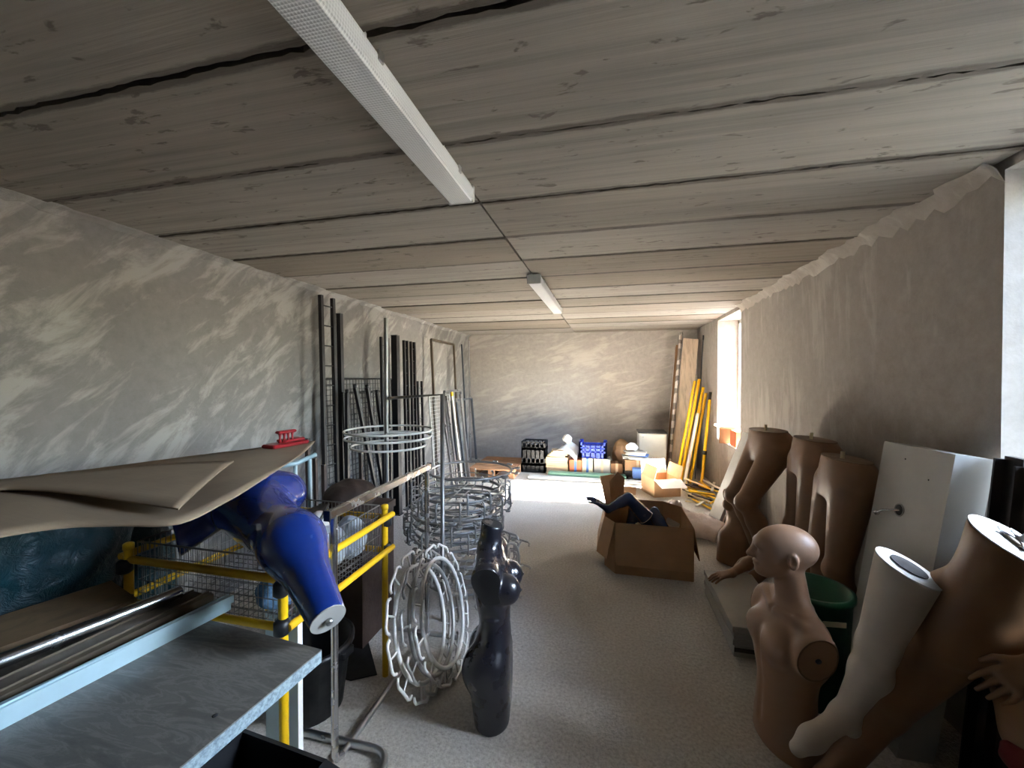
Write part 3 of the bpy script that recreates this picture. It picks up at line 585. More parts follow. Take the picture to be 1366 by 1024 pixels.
a0, a1, a2 = P(1020, 738, 2.92), P(1004, 754, 2.90), P(976, 772, 2.84); a2[2] = SZ + 0.047; a1[2] = SZ + 0.11; a0[2] = SZ + 0.17
arm('arm_mannequin', 'tan mannequin arm with its hand resting on the stacked panels', 'skin_brown', a0, a1, a2, (-0.8, -0.28, -0.12), (0, 0, 1))
arm('arm_mannequin', 'brown mannequin arm with bent fingers lying over the brown hips beside the near window', 'skin_tan', P(1460, 850, 1.115), P(1425, 868, 1.12), P(1388, 888, 1.117), (-0.55, 0.1, -0.55), (-0.4, -0.6, 0.4))
# ------------------------------------------------------------------ soft crumpled shapes
def crumple(c, r, amp, freq, seed, flat=None, R=None):
    rs = np.random.RandomState(seed); K = rs.normal(size=(9, 3)) * freq; ph = rs.uniform(0, 6.3, 9); c = v3(c)
    def f(p):
        n = sum(np.abs(np.sin(p @ K[i] + ph[i])) for i in range(9)) / 9 - 0.64
        d = ell(p, c, r, R) + amp * n
        return d if flat is None else smax(d, flat - p[:, 2], 0.01)
    return f
def lump(name, label, cat, mat, c, r, amp=0.05, freq=22, seed=1, flat=None, group=None, h=0.011, R=None):
    f = crumple(c, r, amp, freq, seed, flat, R); e = max(r) + amp; e3 = np.array([e, e, e]) if R is not None else np.array(r) + amp
    o = body(name, mat, f, v3(c) - e3, v3(c) + e3, h, None, smooth=0); return tag(o, label, cat, group)

# ------------------------------------------------------------------ work table and what lies on it
A = onz(429, 866, 0.75); ex = unit((-1, 0.09, 0)); ey = unit((-0.09, -1, 0))
t = thing('work_table', 'grey stone-patterned table top with speckled edge on pale panels', 'table', (A + ex * 0.6 + ey * 0.55) * np.array([1, 1, 0]))
c0 = A + ex * 0.49 + ey * 0.75
sub('tabletop', 'stone_top', t, lambda m: m.obox(c0 - np.array([0, 0, 0.002]), ex, ey, (0.49, 0.75, 0.002)))
sub('top_core', 'stone_edge', t, lambda m: m.obox(c0 - np.array([0, 0, 0.022]), ex, ey, (0.49, 0.75, 0.018)))
for (a, b) in ((0.50, 0.90), (0.50, 0.03)):
    q = A + ex * a + ey * b; q[2] = 0.355; sub('leg_panel', 'pale_panel', t, lambda m: m.obox(q, ex, ey, (0.20, 0.012, 0.355)))
q = A + ex * 0.52 + ey * 0.465; q[2] = 0.355; sub('leg_panel', 'pale_panel', t, lambda m: m.obox(q, ex, ey, (0.012, 0.42, 0.355)))
q = A + ex * 0.93 + ey * 0.6; q[2] = 0.355; sub('leg_panel', 'pale_panel', t, lambda m: m.obox(q, ex, ey, (0.02, 0.45, 0.355)))
sub('chip', 'rubber', t, lambda m: m.lathe([(0.007, 0), (0.006, 0.0012)], 7, onz(287, 954, 0.75), (0, 0, 1)))
def lay(u0, v0, u1, v1, z, back=0.35):
    a, b = onz(u0, v0, z), onz(u1, v1, z); a = a - (b - a) * back
    if b[1] > 1.205: b = a + (b - a) * (1.205 - a[1]) / (b[1] - a[1])      # stop short of the trolley
    return a, b
a, b = lay(0, 850, 165, 793, 0.775); n = unit(np.cross((0, 0, 1), b - a))
tag(MB().obox((a + b) / 2, b - a, n, (np.linalg.norm(b - a) / 2, 0.13, 0.022)).build('fibreboard_plank', 'mdf'), 'thick brown fibreboard plank lying on the table top', 'board')
a, b = lay(0, 882, 241, 789, 0.819)
t = thing('chrome_tube', 'shiny chrome tube lying lengthwise on the fibreboard plank', 'tube', a); sub('tube', 'chrome', t, lambda m: m.tube([a, b], 0.021, 16)); sub('tube_plug', 'black_plastic', t, lambda m: m.lathe([(0.017, 0), (0.017, 0.003)], 14, b, b - a))
def prof(name, label, mat, u0, v0, u1, v1, z, w, h, grp=None):
    a, b = lay(u0, v0, u1, v1, z); t = thing(name, label, 'rail', a, grp); d = unit(b - a); s = unit(np.cross((0, 0, 1), d))
    sub('rail', mat, t, lambda m: m.bar(a, b, w, h)); sub('lip', mat, t, lambda m: m.bar(a + s * (w / 2 - 0.004) + np.array([0, 0, h / 2]), b + s * (w / 2 - 0.004) + np.array([0, 0, h / 2]), 0.006, 0.012)); return t
prof('metal_rail', 'grooved dull brown metal rail lying between the chrome tube and the pale rail', 'brown_profile', 0, 925, 292, 785, 0.772, 0.07, 0.045, 'rails on the table')
prof('metal_rail', 'narrow dull rail resting against the pale rail on the table', 'brown_profile', 0, 938, 312, 784, 0.7745, 0.03, 0.05, 'rails on the table')
t = prof('metal_rail', 'pale bluish flat rail with a stepped end lying on the table edge', 'pale_profile', 0, 958, 322, 795, 0.775, 0.016, 0.05, 'rails on the table')
a, b = lay(60, 917, 341, 783, 0.792); sub('inner_rail', 'pale_profile', t, lambda m: m.bar(a, b, 0.012, 0.026))

# ------------------------------------------------------------------ yellow trolley with wire basket
TX0, TX1, TY0, TY1 = -1.92, -1.165, 1.25, 1.95
t = thing('basket_trolley', 'yellow tube trolley with a grey wire mesh basket and black clamps', 'trolley', ((TX0 + TX1) / 2, (TY0 + TY1) / 2, 0))
zu, zl, zr, zb = 0.868, 0.69, 0.925, 0.66
for x in (TX0, TX1):
    for y in (TY0, TY1):
        ps = sub('post', 'yellow', t, lambda m: m.tube([(x, y, 0), (x, y, 0.905)], 0.0165, 10)); sub('post_cap', 'yellow', ps, lambda m: m.lathe([(0.019, 0), (0.019, 0.022), (0.012, 0.027)], 12, (x, y, 0.9)))
        for z in (zu - 0.035, zl - 0.0): sub('clamp', 'black_plastic', t, lambda m: m.lathe([(0.02, -0.028), (0.028, -0.02), (0.028, 0.02), (0.02, 0.028)], 12, (x + 0.004 * (1 if x == TX1 else -1), y + 0.012 * (1 if y == TY1 else -1), z)))
for z in (zu, zl):
    for x in (TX0, TX1): sub('rail', 'yellow', t, lambda m: m.tube([(x + (0.03 if x == TX1 else -0.03), TY0 - 0.01, z), (x + (0.03 if x == TX1 else -0.03), TY1 + 0.03, z)], 0.0155, 10))
    for y in (TY0, TY1): sub('rail', 'yellow', t, lambda m: m.tube([(TX0 - 0.02, y, z - 0.01), (TX1 + 0.02, y, z - 0.01)], 0.0155, 10))
def grid(m, o, ea, eb, la, lb, sa, sb, r=0.0022):
    o, ea, eb = v3(o), unit(ea), unit(eb); na, nb = max(1, round(la / sa)), max(1, round(lb / sb))
    for i in range(na + 1): m.tube([o + ea * la * i / na, o + ea * la * i / na + eb * lb], r, 4, caps=False)
    for j in range(nb + 1): m.tube([o + eb * lb * j / nb, o + eb * lb * j / nb + ea * la], r, 4, caps=False)
g = 0.02
sub('mesh_side', 'dull_steel', t, lambda m: grid(m, (TX1 - g, TY0 + g, zb), (0, 1, 0), (0, 0, 1), TY1 - TY0 - 2 * g, zr - zb, 0.022, 0.05))
sub('mesh_side', 'dull_steel', t, lambda m: grid(m, (TX0 + g, TY0 + g, zb), (0, 1, 0), (0, 0, 1), TY1 - TY0 - 2 * g, zr - zb, 0.022, 0.05))
for y in (TY0 + g, TY1 - g): sub('mesh_end', 'dull_steel', t, lambda m: grid(m, (TX0 + g, y, zb), (1, 0, 0), (0, 0, 1), TX1 - TX0 - 2 * g, zr - zb, 0.022, 0.05))
sub('mesh_base', 'dull_steel', t, lambda m: grid(m, (TX0 + g, TY0 + g, zb), (1, 0, 0), (0, 1, 0), TX1 - TX0 - 2 * g, TY1 - TY0 - 2 * g, 0.04, 0.04))
sub('rim', 'dull_steel', t, lambda m: m.tube([(TX0 + g, TY0 + g, zr), (TX1 - g, TY0 + g, zr), (TX1 - g, TY1 - g, zr), (TX0 + g, TY1 - g, zr)], 0.004, 6, closed=True))
# contents
lump('plastic_bag', 'crumpled clear blue plastic bag showing through the near end of the trolley basket', 'bag', 'blue_film', (-1.33, 1.41, 0.72), (0.09, 0.09, 0.065), 0.03, 34, 4, 0.665, 'bags in the trolley')
lump('plastic_bag', 'crumpled pale plastic bag heaped in the middle of the trolley basket', 'bag', 'bag_film', (-1.31, 1.69, 0.79), (0.085, 0.085, 0.1), 0.035, 32, 5, 0.665, 'bags in the trolley')
lump('plastic_bag', 'crumpled whitish plastic bag at the far end of the trolley basket', 'bag', 'bag_film', (-1.30, 1.845, 0.78), (0.085, 0.065, 0.11), 0.03, 36, 6, 0.665, 'bags in the trolley')
lump('fur_cloth', 'pale fluffy cloth beside the blue mannequin thigh in the basket', 'cloth', 'fur_white', (-1.435, 1.77, 0.80), (0.045, 0.075, 0.13), 0.025, 40, 8, 0.665)
a = P(405, 712, 2.12); t = thing('dark_board', 'dark grey board with a white edge propped across the trolley basket', 'board', a)
pa = [P(388, 716, 2.05), P(428, 698, 2.0), P(440, 672, 2.13), P(400, 684, 2.18)]; nn = unit(np.cross(pa[1] - pa[0], pa[3] - pa[0])); nn = nn if nn[2] > 0 else -nn
sub('board', 'dark_panel', t, lambda m: m.prism(pa, nn * 0.01)); sub('edge_strip', 'white_paint', t, lambda m: m.bar(pa[0] + nn * 0.008, pa[1] + nn * 0.008, 0.008, 0.016, nn))
# under and beside the trolley
t = thing('black_tub', 'black plastic tub standing under the trolley', 'tub', (-1.42, 1.69, 0)); sub('tub', 'black_plastic', t, lambda m: m.lathe([(0.15, 0), (0.19, 0.3), (0.205, 0.3), (0.205, 0.325), (0.185, 0.325), (0.14, 0.015), (0.001, 0.012)], 28, (-1.42, 1.69, 0.0))); 
sub('handle', 'black_plastic', t, lambda m: m.box((-1.23, 1.65, 0.27), (-1.2, 1.73, 0.31), 0.006))
def floor_sheet(name, label, cat, mat, px, z, th, group=None):
    poly = [onz(u, v, z) for u, v in px]; return tag(MB().prism(poly, (0, 0, th)).build(name, mat), label, cat, group)
floor_sheet('rubber_mat', 'black rubber mat lying on the floor under the clothes rail', 'mat', 'rubber', [(424, 868), (486, 836), (503, 900), (468, 908), (405, 892)], 0.001, 0.006, 'mats by the trolley')
floor_sheet('rubber_mat', 'dark grey mat lying flat beneath the trolley near the black tub', 'mat', 'rubber', [(450, 832), (490, 800), (516, 806), (470, 842)], 0.001, 0.006, 'mats by the trolley')
t = thing('pale_board', 'pale board standing on edge behind the near trolley post under the table', 'board', (-1.26, 1.357, 0)); sub('board', 'pale_panel', t, lambda m: m.box((-1.34, 1.345, 0), (-1.19, 1.37, 0.659))); sub('edge_band', 'cut_white', t, lambda m: m.box((-1.19, 1.345, 0), (-1.186, 1.37, 0.659)))
q0 = onz(333, 988, 0.22); t = thing('black_crate', 'black open box on the floor beside the table', 'box', (-0.99, 0.88, 0))
d1 = unit((1, -0.09, 0)); d2 = np.array([d1[1], -d1[0], 0]); L1, L2, hh = 0.33, 0.3, 0.48; o = np.array([-1.13, 1.045, 0.0])
for (c, h) in ((o + d1 * L1 / 2, (L1 / 2, 0.006)), (o + d1 * L1 / 2 + d2 * L2, (L1 / 2, 0.006))): sub('side', 'black_plastic', t, lambda m: m.obox(c + np.array([0, 0, hh / 2]), d1, d2, (h[0], h[1], hh / 2)))
for c in (o + d2 * L2 / 2, o + d1 * L1 + d2 * L2 / 2): sub('side', 'black_plastic', t, lambda m: m.obox(c + np.array([0, 0, hh / 2]), d2, d1, (L2 / 2, 0.006, hh / 2)))
sub('bottom', 'black_plastic', t, lambda m: m.obox(o + d1 * L1 / 2 + d2 * L2 / 2 + np.array([0, 0, 0.006]), d1, d2, (L1 / 2, L2 / 2, 0.006)))
fo = o + d1 * L1 + np.array([0, 0, hh]); sub('flap', 'black_plastic', t, lambda m: m.prism([fo, fo + d2 * L2, fo + d2 * L2 + d1 * 0.15 + np.array([0, 0, -0.03]), fo + d1 * 0.15 + np.array([0, 0, -0.03])], (0, 0, 0.006)))

# ------------------------------------------------------------------ blue mannequin hips in the basket
BH, BW = P(346, 676, 1.86), P(278, 674, 1.95); BT = P(391, 733, 1.47); BE = P(438, 826, 1.26); BO = P(236, 728, 1.70); BT[2] += 0.025; BH[2] += 0.035; BW[2] += 0.03; BN = unit(BE - BT)
def blue_f(p):
    d = rc(p, BH, BW, 0.118, 0.085); d = smin(d, ell(p, BH + np.array([0.045, 0.065, 0.01]), (0.118, 0.12, 0.105)), 0.05)
    d = smin(d, union([rc(p, BH + np.array([0.02, -0.07, -0.01]), BT, 0.132, 0.094), rc(p, BT, BE + BN * 0.1, 0.09, 0.044)], 0.09), 0.09)
    d = smin(d, rc(p, BH * 0.4 + BW * 0.6 + np.array([0, -0.1, -0.03]), BO - np.array([0.05, 0.1, 0.02]), 0.098, 0.078), 0.05)
    d = smax(d, (p - BE) @ BN, 0.004); return smax(d, (p - BO) @ unit((-0.55, -0.8, -0.15)), 0.004)
t = thing('lower_mannequin', 'glossy blue mannequin hips and thigh lying in the trolley under the brown sheet', 'mannequin', (BH[0], BH[1], BH[2] - 0.15))
pts = np.array([BH, BW, BT, BE, BO]); body('body', 'blue_gloss', blue_f, pts.min(0) - 0.2, pts.max(0) + 0.2, 0.0085, t)
cp = cap('thigh_cap', 'grey_panel', blue_f, BE, BN, 0.004, t, None, 0.12); MB().lathe([(0.011, 0), (0.011, 0.012), (0.005, 0.013)], 12, BE + BN * 0.004, BN).build('bolt', 'steel', cp)

# ------------------------------------------------------------------ kraft sheets over the pile, with the red rack on top
def edge(pts, n):
    Q = np.array([onz(u, v, z) for u, v, z in pts]); s = np.r_[0, np.cumsum(np.linalg.norm(np.diff(Q, axis=0), axis=1))]; s /= s[-1]; x = np.linspace(0, 1, n)
    m = np.gradient(Q, s, axis=0); out = []
    for xx in x:
        i = min(max(np.searchsorted(s, xx) - 1, 0), len(s) - 2); h = s[i + 1] - s[i]; tt = (xx - s[i]) / h
        out.append(Q[i] * (2 * tt ** 3 - 3 * tt ** 2 + 1) + m[i] * h * (tt ** 3 - 2 * tt ** 2 + tt) + Q[i + 1] * (-2 * tt ** 3 + 3 * tt ** 2) + m[i + 1] * h * (tt ** 3 - tt ** 2))
    return np.array(out)
n = 46
be = edge([(-150, 660, 1.2), (0, 640, 1.2), (120, 626, 1.2), (250, 609, 1.2), (340, 598, 1.2), (421, 588, 1.2)], n)
fe = edge([(-150, 760, 1.17), (0, 716, 1.165), (80, 704, 1.16), (150, 701, 1.155), (240, 698, 1.15), (300, 670, 1.165), (350, 640, 1.18), (386, 616, 1.185)], n)
G = [[be[i] * (1 - s) + fe[i] * s + np.array([0, 0, 0.012 * math.sin(PI * s) * math.sin(i * 0.25)]) for s in np.linspace(0, 1, 12)] for i in range(n)]
tag(MB().sheet(G, 0.005).build('kraft_sheet', 'kraft'), 'large brown kraft board sheet draped over the pile, drooping at its front', 'sheet')
n2 = 30
be2 = edge([(-150, 662, 1.212), (0, 642, 1.212), (120, 629, 1.212), (240, 617, 1.210), (312, 615, 1.205)], n2)
fe2 = edge([(-150, 650, 1.24), (0, 651, 1.228), (50, 652, 1.222), (120, 659, 1.214), (190, 671, 1.208), (238, 678, 1.205)], n2) if False else edge([(-150, 690, 1.212), (0, 653, 1.212), (50, 654, 1.21), (120, 661, 1.2), (190, 672, 1.186), (238, 679, 1.176)], n2)
G = [[be2[i] * (1 - s) + fe2[i] * s + np.array([0, 0, 0.008 * math.sin(PI * s)]) for s in np.linspace(0, 1, 8)] for i in range(n2)]
tag(MB().sheet(G, 0.005).build('kraft_sheet', 'kraft'), 'smaller brown kraft board sheet lying on top of the larger one', 'sheet')
c = onz(382, 594.5, 1.2005); e1 = unit(onz(406, 590, 1.2005) - onz(356, 599, 1.2005)); e2 = np.cross((0, 0, 1), e1)
t = thing('red_rack', 'dark red plastic rack with a slotted block on the brown sheet', 'rack', c)
sub('base', 'red_plastic', t, lambda m: m.obox(c + np.array([0, 0, 0.012]), e1, e2, (0.125, 0.05, 0.011), 0.006)); sub('tray', 'red_plastic', t, lambda m: m.obox(c + e1 * 0.06 + e2 * 0.03 + np.array([0, 0, 0.028]), e1, e2, (0.07, 0.04, 0.008), 0.004))
for i in range(4): sub('pillar', 'red_plastic', t, lambda m: m.lathe([(0.011, 0), (0.006, 0.025), (0.006, 0.04), (0.011, 0.058)], 10, c + e1 * (-0.042 + 0.028 * i) + np.array([0, 0, 0.022])))
sub('top_bar', 'red_plastic', t, lambda m: m.obox(c + np.array([0, 0, 0.086]), e1, e2, (0.062, 0.018, 0.009), 0.005))
# teal plastic bundle standing under the sheets, by the wall
bc = np.array([-2.25, 1.18, 0.56]); f0 = crumple(bc, (0.18, 0.34, 0.72), 0.09, 11, 21, 0.0); o = body('plastic_bundle', 'teal_film', lambda p: smax(f0(p), p[:, 2] - 1.19, 0.02), bc - np.array([0.42, 0.48, 0.6]), bc + np.array([0.42, 0.48, 0.70]), 0.016, None, smooth=0)
tag(o, 'dark teal plastic wrapped bundle under the brown sheets', 'bundle')

q_ = P(172, 742, 1.80); lump('plastic_film', 'dark teal plastic film bunched upright beside the corner of the yellow trolley', 'plastic film', 'teal_film', (-2.02, 1.40, 0.5), (0.06, 0.12, 0.52), 0.03, 18, 61, 0.0)

# ------------------------------------------------------------------ chrome clothes rail
RX, RY0, RY1, RZ = -1.085, 1.43, 2.30, 1.055
t = thing('clothes_rail', 'chrome clothes rail with flat top bar and bent tube feet', 'clothes rail', (RX, (RY0 + RY1) / 2, 0))
sub('top_bar', 'chrome', t, lambda m: m.obox((RX, (RY0 + RY1) / 2, RZ), (0, 1, 0), (1, 0, 0), ((RY1 - RY0) / 2 + 0.04, 0.013, 0.02), 0.006))
for y in (RY0 - 0.04, RY1 + 0.04): sub('end_plug', 'black_plastic', t, lambda m: m.obox((RX, y, RZ), (0, 1, 0), (1, 0, 0), (0.004, 0.014, 0.021)))
sub('post', 'chrome', t, lambda m: m.tube([(RX, RY0, RZ - 0.01), (RX, RY0, 0.1), (RX, RY0, 0.055), (RX, RY0 + 0.012, 0.032), (RX, RY0 + 0.045, 0.02)], 0.0145, 12))
sub('post', 'chrome', t, lambda m: m.tube([(RX, RY1, RZ - 0.01), (RX, RY1, 0.02)], 0.0145, 12))
sub('floor_tube', 'steel', t, lambda m: m.tube([(RX, RY0 + 0.04, 0.02), (RX, RY1 + 0.02, 0.02)], 0.0135, 12))
def foot(m, y):
    pts = [(RX - 0.28, y - 0.39), (RX - 0.27, y - 0.12)] + [(RX - 0.2 + 0.07 * math.cos(a), y - 0.07 + 0.07 * math.sin(a)) for a in np.linspace(PI, PI / 2, 6)] + [(RX + 0.12 + 0.08 * math.cos(a), y - 0.08 + 0.08 * math.sin(a)) for a in np.linspace(PI / 2, 0, 6)] + [(RX + 0.21, y - 0.39)]
    m.tube([(x, yy, 0.02) for x, yy in pts], 0.016, 12)
sub('foot', 'steel', t, lambda m: foot(m, RY0 + 0.10)); sub('foot', 'steel', t, lambda m: m.tube([(RX - 0.2, RY1 + 0.02, 0.016), (RX + 0.2, RY1 + 0.02, 0.016)], 0.015, 12))

# ------------------------------------------------------------------ wire hoops with hooks
def hook_mesh():
    m = MB(); m.tube([(0, 0, 0), (0.07, 0, 0)], 0.0055, 6)
    m.tube([(0.045, 0, 0.072), (0.062, 0, 0.066), (0.072, 0, 0.05), (0.07, 0, 0), (0.072, 0, -0.05), (0.062, 0, -0.066), (0.045, 0, -0.072)], 0.0075, 6); return m
HOOK = {}
ORD = ['lowest'] + [w + ' from the bottom' for w in ('second', 'third', 'fourth', 'fifth', 'sixth', 'seventh', 'eighth', 'ninth', 'tenth', 'eleventh')] + ['topmost']
def hoop(label, mat, centre, E1, E2, R, nh=14, group='wire hoops with hooks', double=True, tang=False, ph=0.0):
    E1, E2 = unit(E1), v3(E2); E2 = unit(E2 - E1 * (E1 @ E2)); E3 = np.cross(E1, E2)
    t = thing('hook_hoop', label, 'hoop', centre, group); t.rotation_euler = Matrix((E1, E2, E3)).transposed().to_euler()
    sub('ring', mat, t, lambda m: m.tube([(R * math.cos(a), R * math.sin(a), 0) for a in np.linspace(0, 2 * PI, 49)[:-1]], 0.011 if tang else 0.009, 8, closed=True), True)
    if double: sub('ring', mat, t, lambda m: m.tube([(R * math.cos(a), R * math.sin(a), 0.0485) for a in np.linspace(0, 2 * PI, 49)[:-1]], 0.005, 6, closed=True), True)
    for i in range(nh):
        a = 2 * PI * (i + ph) / nh + 0.1
        if mat not in HOOK: o = hook_mesh().build('hook', mat, t, True); HOOK[mat] = o.data
        else: o = bpy.data.objects.new('hook', HOOK[mat]); COL.objects.link(o); o.parent = t
        o.location = (R * math.cos(a), R * math.sin(a), 0); pass
        o.rotation_euler = (Euler((0, 0, a)).to_matrix() @ Euler((PI / 2 if tang else 0, 0, 0)).to_matrix()).to_euler()
        if tang and R > 0.3: o.scale = (1, 1, 0.35)                     # the flat hoops of the heap carry short hooks
    for k in range(0 if tang else 2):
        a = k * PI / 2; sub('spoke', mat, t, lambda m: m.tube([(R * math.cos(a), R * math.sin(a), 0.0), (-R * math.cos(a), -R * math.sin(a), 0.0)], 0.006, 6), True)
    return t
UPI = lambda du, dv: CR * du - CU * dv
hoop('white wire hoop with double hooks leaning by the yellow trolley post', 'ring_white', P(563, 827, 2.12), UPI(-48, -172), CR * 0.17 + CF * 0.9, 0.27, 12, double=False, tang=True)
hoop('white wire hoop with double hooks leaning beside the black torso', 'ring_white', P(592, 813, 2.22), UPI(-48, -172), CR * 0.17 + CF * 0.9, 0.265, 12, double=False, tang=True)
hoop('greyish wire hoop with hooks leaning between two whiter hoops', 'ring_grey', P(578, 822, 2.17), UPI(-48, -172), CR * 0.17 + CF * 0.9, 0.26, 10, double=False, tang=True)
rg = random.Random(11)
heap = []
for i in range(11):                                # three leaning piles of hoops, one on the other
    g_ = 0 if i < 4 else 1 if i < 8 else 2; x_, y_, R_, tx_, ty_ = [(-1.07, 3.00, 0.345, 2.0, 1.0), (-1.21, 3.10, 0.33, 2.6, 1.6), (-1.13, 3.05, 0.325, 2.0, 0.8)][g_]
    heap.append((x_ - 0.008 * (i % 4), y_ + 0.006 * (i % 4), 0.098 + 0.0615 * i, R_, tx_, ty_))
heap.append((-1.17, 3.36, 0.802, 0.36, 0, 0))
for i, (x, y, z, R, tx, ty) in enumerate(heap):
    rx, ry = math.radians(tx), math.radians(ty); E1 = np.array([math.cos(ry), 0, -math.sin(ry)]); E2 = np.array([0, math.cos(rx), math.sin(rx)])
    hoop('grey hooked wire hoop, %s in the tall heap of hoops' % ORD[i], 'ring_grey', (x, y, z), E1, E2, R, 14, 'heap of flat wire hoops', double=i < 11, tang=i in (3, 4, 7, 8, 11), ph=(i % 3) / 3.0)
hoop('small grey wire hoop leaning on the heap behind the black torso', 'ring_grey', P(672, 765, 2.75), UPI(5, -50), CR * 0.5 + CF * 0.8, 0.2, 8, double=False)
t = thing('castor_foot', 'black castor wheel on a bent wire base beside the heap of hoops', 'castor', onz(640, 690, 0)); q = onz(640, 690, 0)
sub('wheel', 'black_plastic', t, lambda m: m.lathe([(0.02, -0.012), (0.04, -0.01), (0.04, 0.01), (0.02, 0.012)], 18, q + np.array([0, 0, 0.04]), (1, 0.2, 0))); sub('stem', 'ring_grey', t, lambda m: m.tube([q + np.array([0, 0, 0.04]), q + np.array([0.0, 0, 0.12]), q + np.array([-0.35, 0.05, 0.14])], 0.008, 8))

# ------------------------------------------------------------------ silver round rack
sx, sy = -1.62, 2.74
t = thing('round_rack', 'silver round display rack with tall pole and circular rails', 'rack', (sx, sy, 0))
sub('pole', 'dull_steel', t, lambda m: m.tube([(sx, sy, 0), (sx, sy, 2.055)], 0.017, 12)); sub('base', 'steel', t, lambda m: m.lathe([(0.12, 0), (0.12, 0.012), (0.05, 0.03), (0.02, 0.06)], 24, (sx, sy, 0.008)))
for (z, R) in ((1.215, 0.315), (1.165, 0.31), (1.10, 0.27)): sub('round_rail', 'ring_white', t, lambda m: m.tube([(sx + 0.02 + R * math.cos(a), sy + R * math.sin(a), z) for a in np.linspace(0, 2 * PI, 49)[:-1]], 0.008, 8, closed=True))
for k in range(4): a = k * PI / 2 + .5; sub('arm', 'ring_white', t, lambda m: m.tube([(sx, sy, 1.19), (sx + 0.02 + 0.31 * math.cos(a), sy + 0.31 * math.sin(a), 1.19)], 0.007, 8))
a, b = P(519, 531, 3.03), P(590, 526, 2.66); c_ = b * 1; c_[2] = 0.0; sub('side_frame', 'dull_steel', t, lambda m: m.tube([a, b, c_], 0.014, 10))

# ------------------------------------------------------------------ black shop-fitting uprights and grids by the left wall
def ladder(label, x, y0, y1, zt, lean=0.0, rail=0.034, pitch=0.19, r=0.007):
    t = thing('slotted_upright', label, 'upright', (x, (y0 + y1) / 2, 0), 'black uprights by the left wall')
    for y in (y0, y1): sub('side_rail', 'black_metal', t, lambda m: m.bar((x + lean, y, 0), (x, y, zt), rail, rail, (0, 1, 0)))
    k = int(zt / pitch)
    for i in range(k):
        z = zt - 0.09 - i * pitch; xx = x + lean * (1 - z / zt)
        if z > 0.05: sub('rung', 'black_metal', t, lambda m: m.tube([(xx, y0, z), (xx, y1, z)], r, 6))
    return t
ladder('tall black ladder-like upright with widest rung spacing, tallest beside the brown sheets', -2.62, 3.285, 3.455, 2.385, 0.05)
ladder('slim black ladder-like upright right behind the silver pole', -2.42, 3.99, 4.13, 2.06, 0.04, 0.026, 0.155, 0.005)
ladder('slim black ladder-like upright next to the solid black post', -2.42, 4.50, 4.58, 2.07, 0.04, 0.03, 0.155, 0.005)
ladder('slim black ladder-like upright farther from the solid black post', -2.42, 4.68, 4.77, 2.07, 0.04, 0.03, 0.155, 0.005)
ladder('short black ladder-like upright standing past the taller ones', -2.42, 4.86, 4.98, 1.57, 0.04, 0.026, 0.2, 0.005)
def post(label, x, y, zt, w, mat='black_metal', lean=0.0, name='metal_post', grp='black uprights by the left wall', dy=0.0):
    t = thing(name, label, 'post', (x, y, 0), grp); sub('post', mat, t, lambda m: m.bar((x + lean, y + dy, 0), (x, y, zt), w, w, (0, 1, 0))); sub('foot_plate', mat, t, lambda m: m.box((x + lean - w * 0.7, y + dy - w * 0.7, 0), (x + lean + w * 0.7, y + dy + w * 0.7, 0.008)))
    sub('top_cap', 'black_plastic' if mat != 'steel' else 'steel', t, lambda m: m.box((x - w * 0.52, y - w * 0.52, zt - 0.004), (x + w * 0.52, y + w * 0.52, zt + 0.004)))
    return t
post('black flat post fixed close beside the tallest ladder-like upright', -2.60, 3.53, 2.245, 0.045, lean=0.04)
post('solid thick black post standing among the slim uprights', -2.44, 4.33, 2.11, 0.072, lean=0.03)
def gridpanel(label, x, y0, y1, z0, z1, mat='black_metal', lean=0.12, s=0.055, name='wire_grid', grp='black wire grids by the left wall', fr=0.011):
    t = thing(name, label, 'grid', (x, (y0 + y1) / 2, z0), grp); o = np.array([x + lean, y0, z0]); eb = np.array([-lean, 0, z1 - z0]); lb = np.linalg.norm(eb)
    sub('wires', mat, t, lambda m: grid(m, o, (0, 1, 0), eb, y1 - y0, lb, s, s, 0.003))
    e = unit(eb); q = [o, o + np.array([0, y1 - y0, 0]), o + np.array([0, y1 - y0, 0]) + e * lb, o + e * lb]
    for i in range(4): sub('frame_bar', mat, t, lambda m: m.tube([q[i], q[(i + 1) % 4]], fr, 8))
    return t
gridpanel('black wire grid panel with a top bar leaning behind the slim uprights', -2.715, 3.42, 4.72, 0.012, 1.6, lean=0.055)
gridpanel('lower black wire grid panel leaning beside the tallest upright', -2.54, 3.49, 4.35, 0.012, 1.46, lean=0.06)
gridpanel('pale grey wire grid panel standing by the silver frames', -2.35, 5.05, 5.75, 0.012, 1.36, 'ring_grey', 0.1, 0.05)
for i, (u0, v0, u1, v1) in enumerate([(474, 517, 499, 640), (490, 517, 517, 690), (503, 524, 522, 680), (463, 524, 464, 660)]):
    a = onx(u0, v0, -2.485); b = onx(u1, v1, -2.445); d = b - a; b = a + d * (a[2] / (a[2] - b[2])); b[2] = 0.006
    t = thing('black_bar', ['black bar leaning steeply against the wire grid, first from the tallest upright', 'long black bar leaning in front of the wire grid', 'black bar with a knob leaning close to the silver pole', 'upright black bar close to the tallest ladder-like upright'][i], 'bar', b, 'black bars leaning on the grids')
    sub('bar', 'black_metal', t, lambda m: m.bar(a, b, 0.035, 0.03)); sub('bar_end', 'black_plastic', t, lambda m: m.lathe([(0.02, 0), (0.02, 0.03), (0.01, 0.036)], 10, a, a - b))
t = thing('tube_stand', 'pale tubular stand with rounded top rail behind the blue mannequin', 'stand', onz(400, 790, 0.0)); a, b = P(372, 622, 2.75), P(421, 606, 2.95)
sub('top_rail', 'pale_profile', t, lambda m: m.tube([a, P(395, 618, 2.8), b], 0.016, 10))
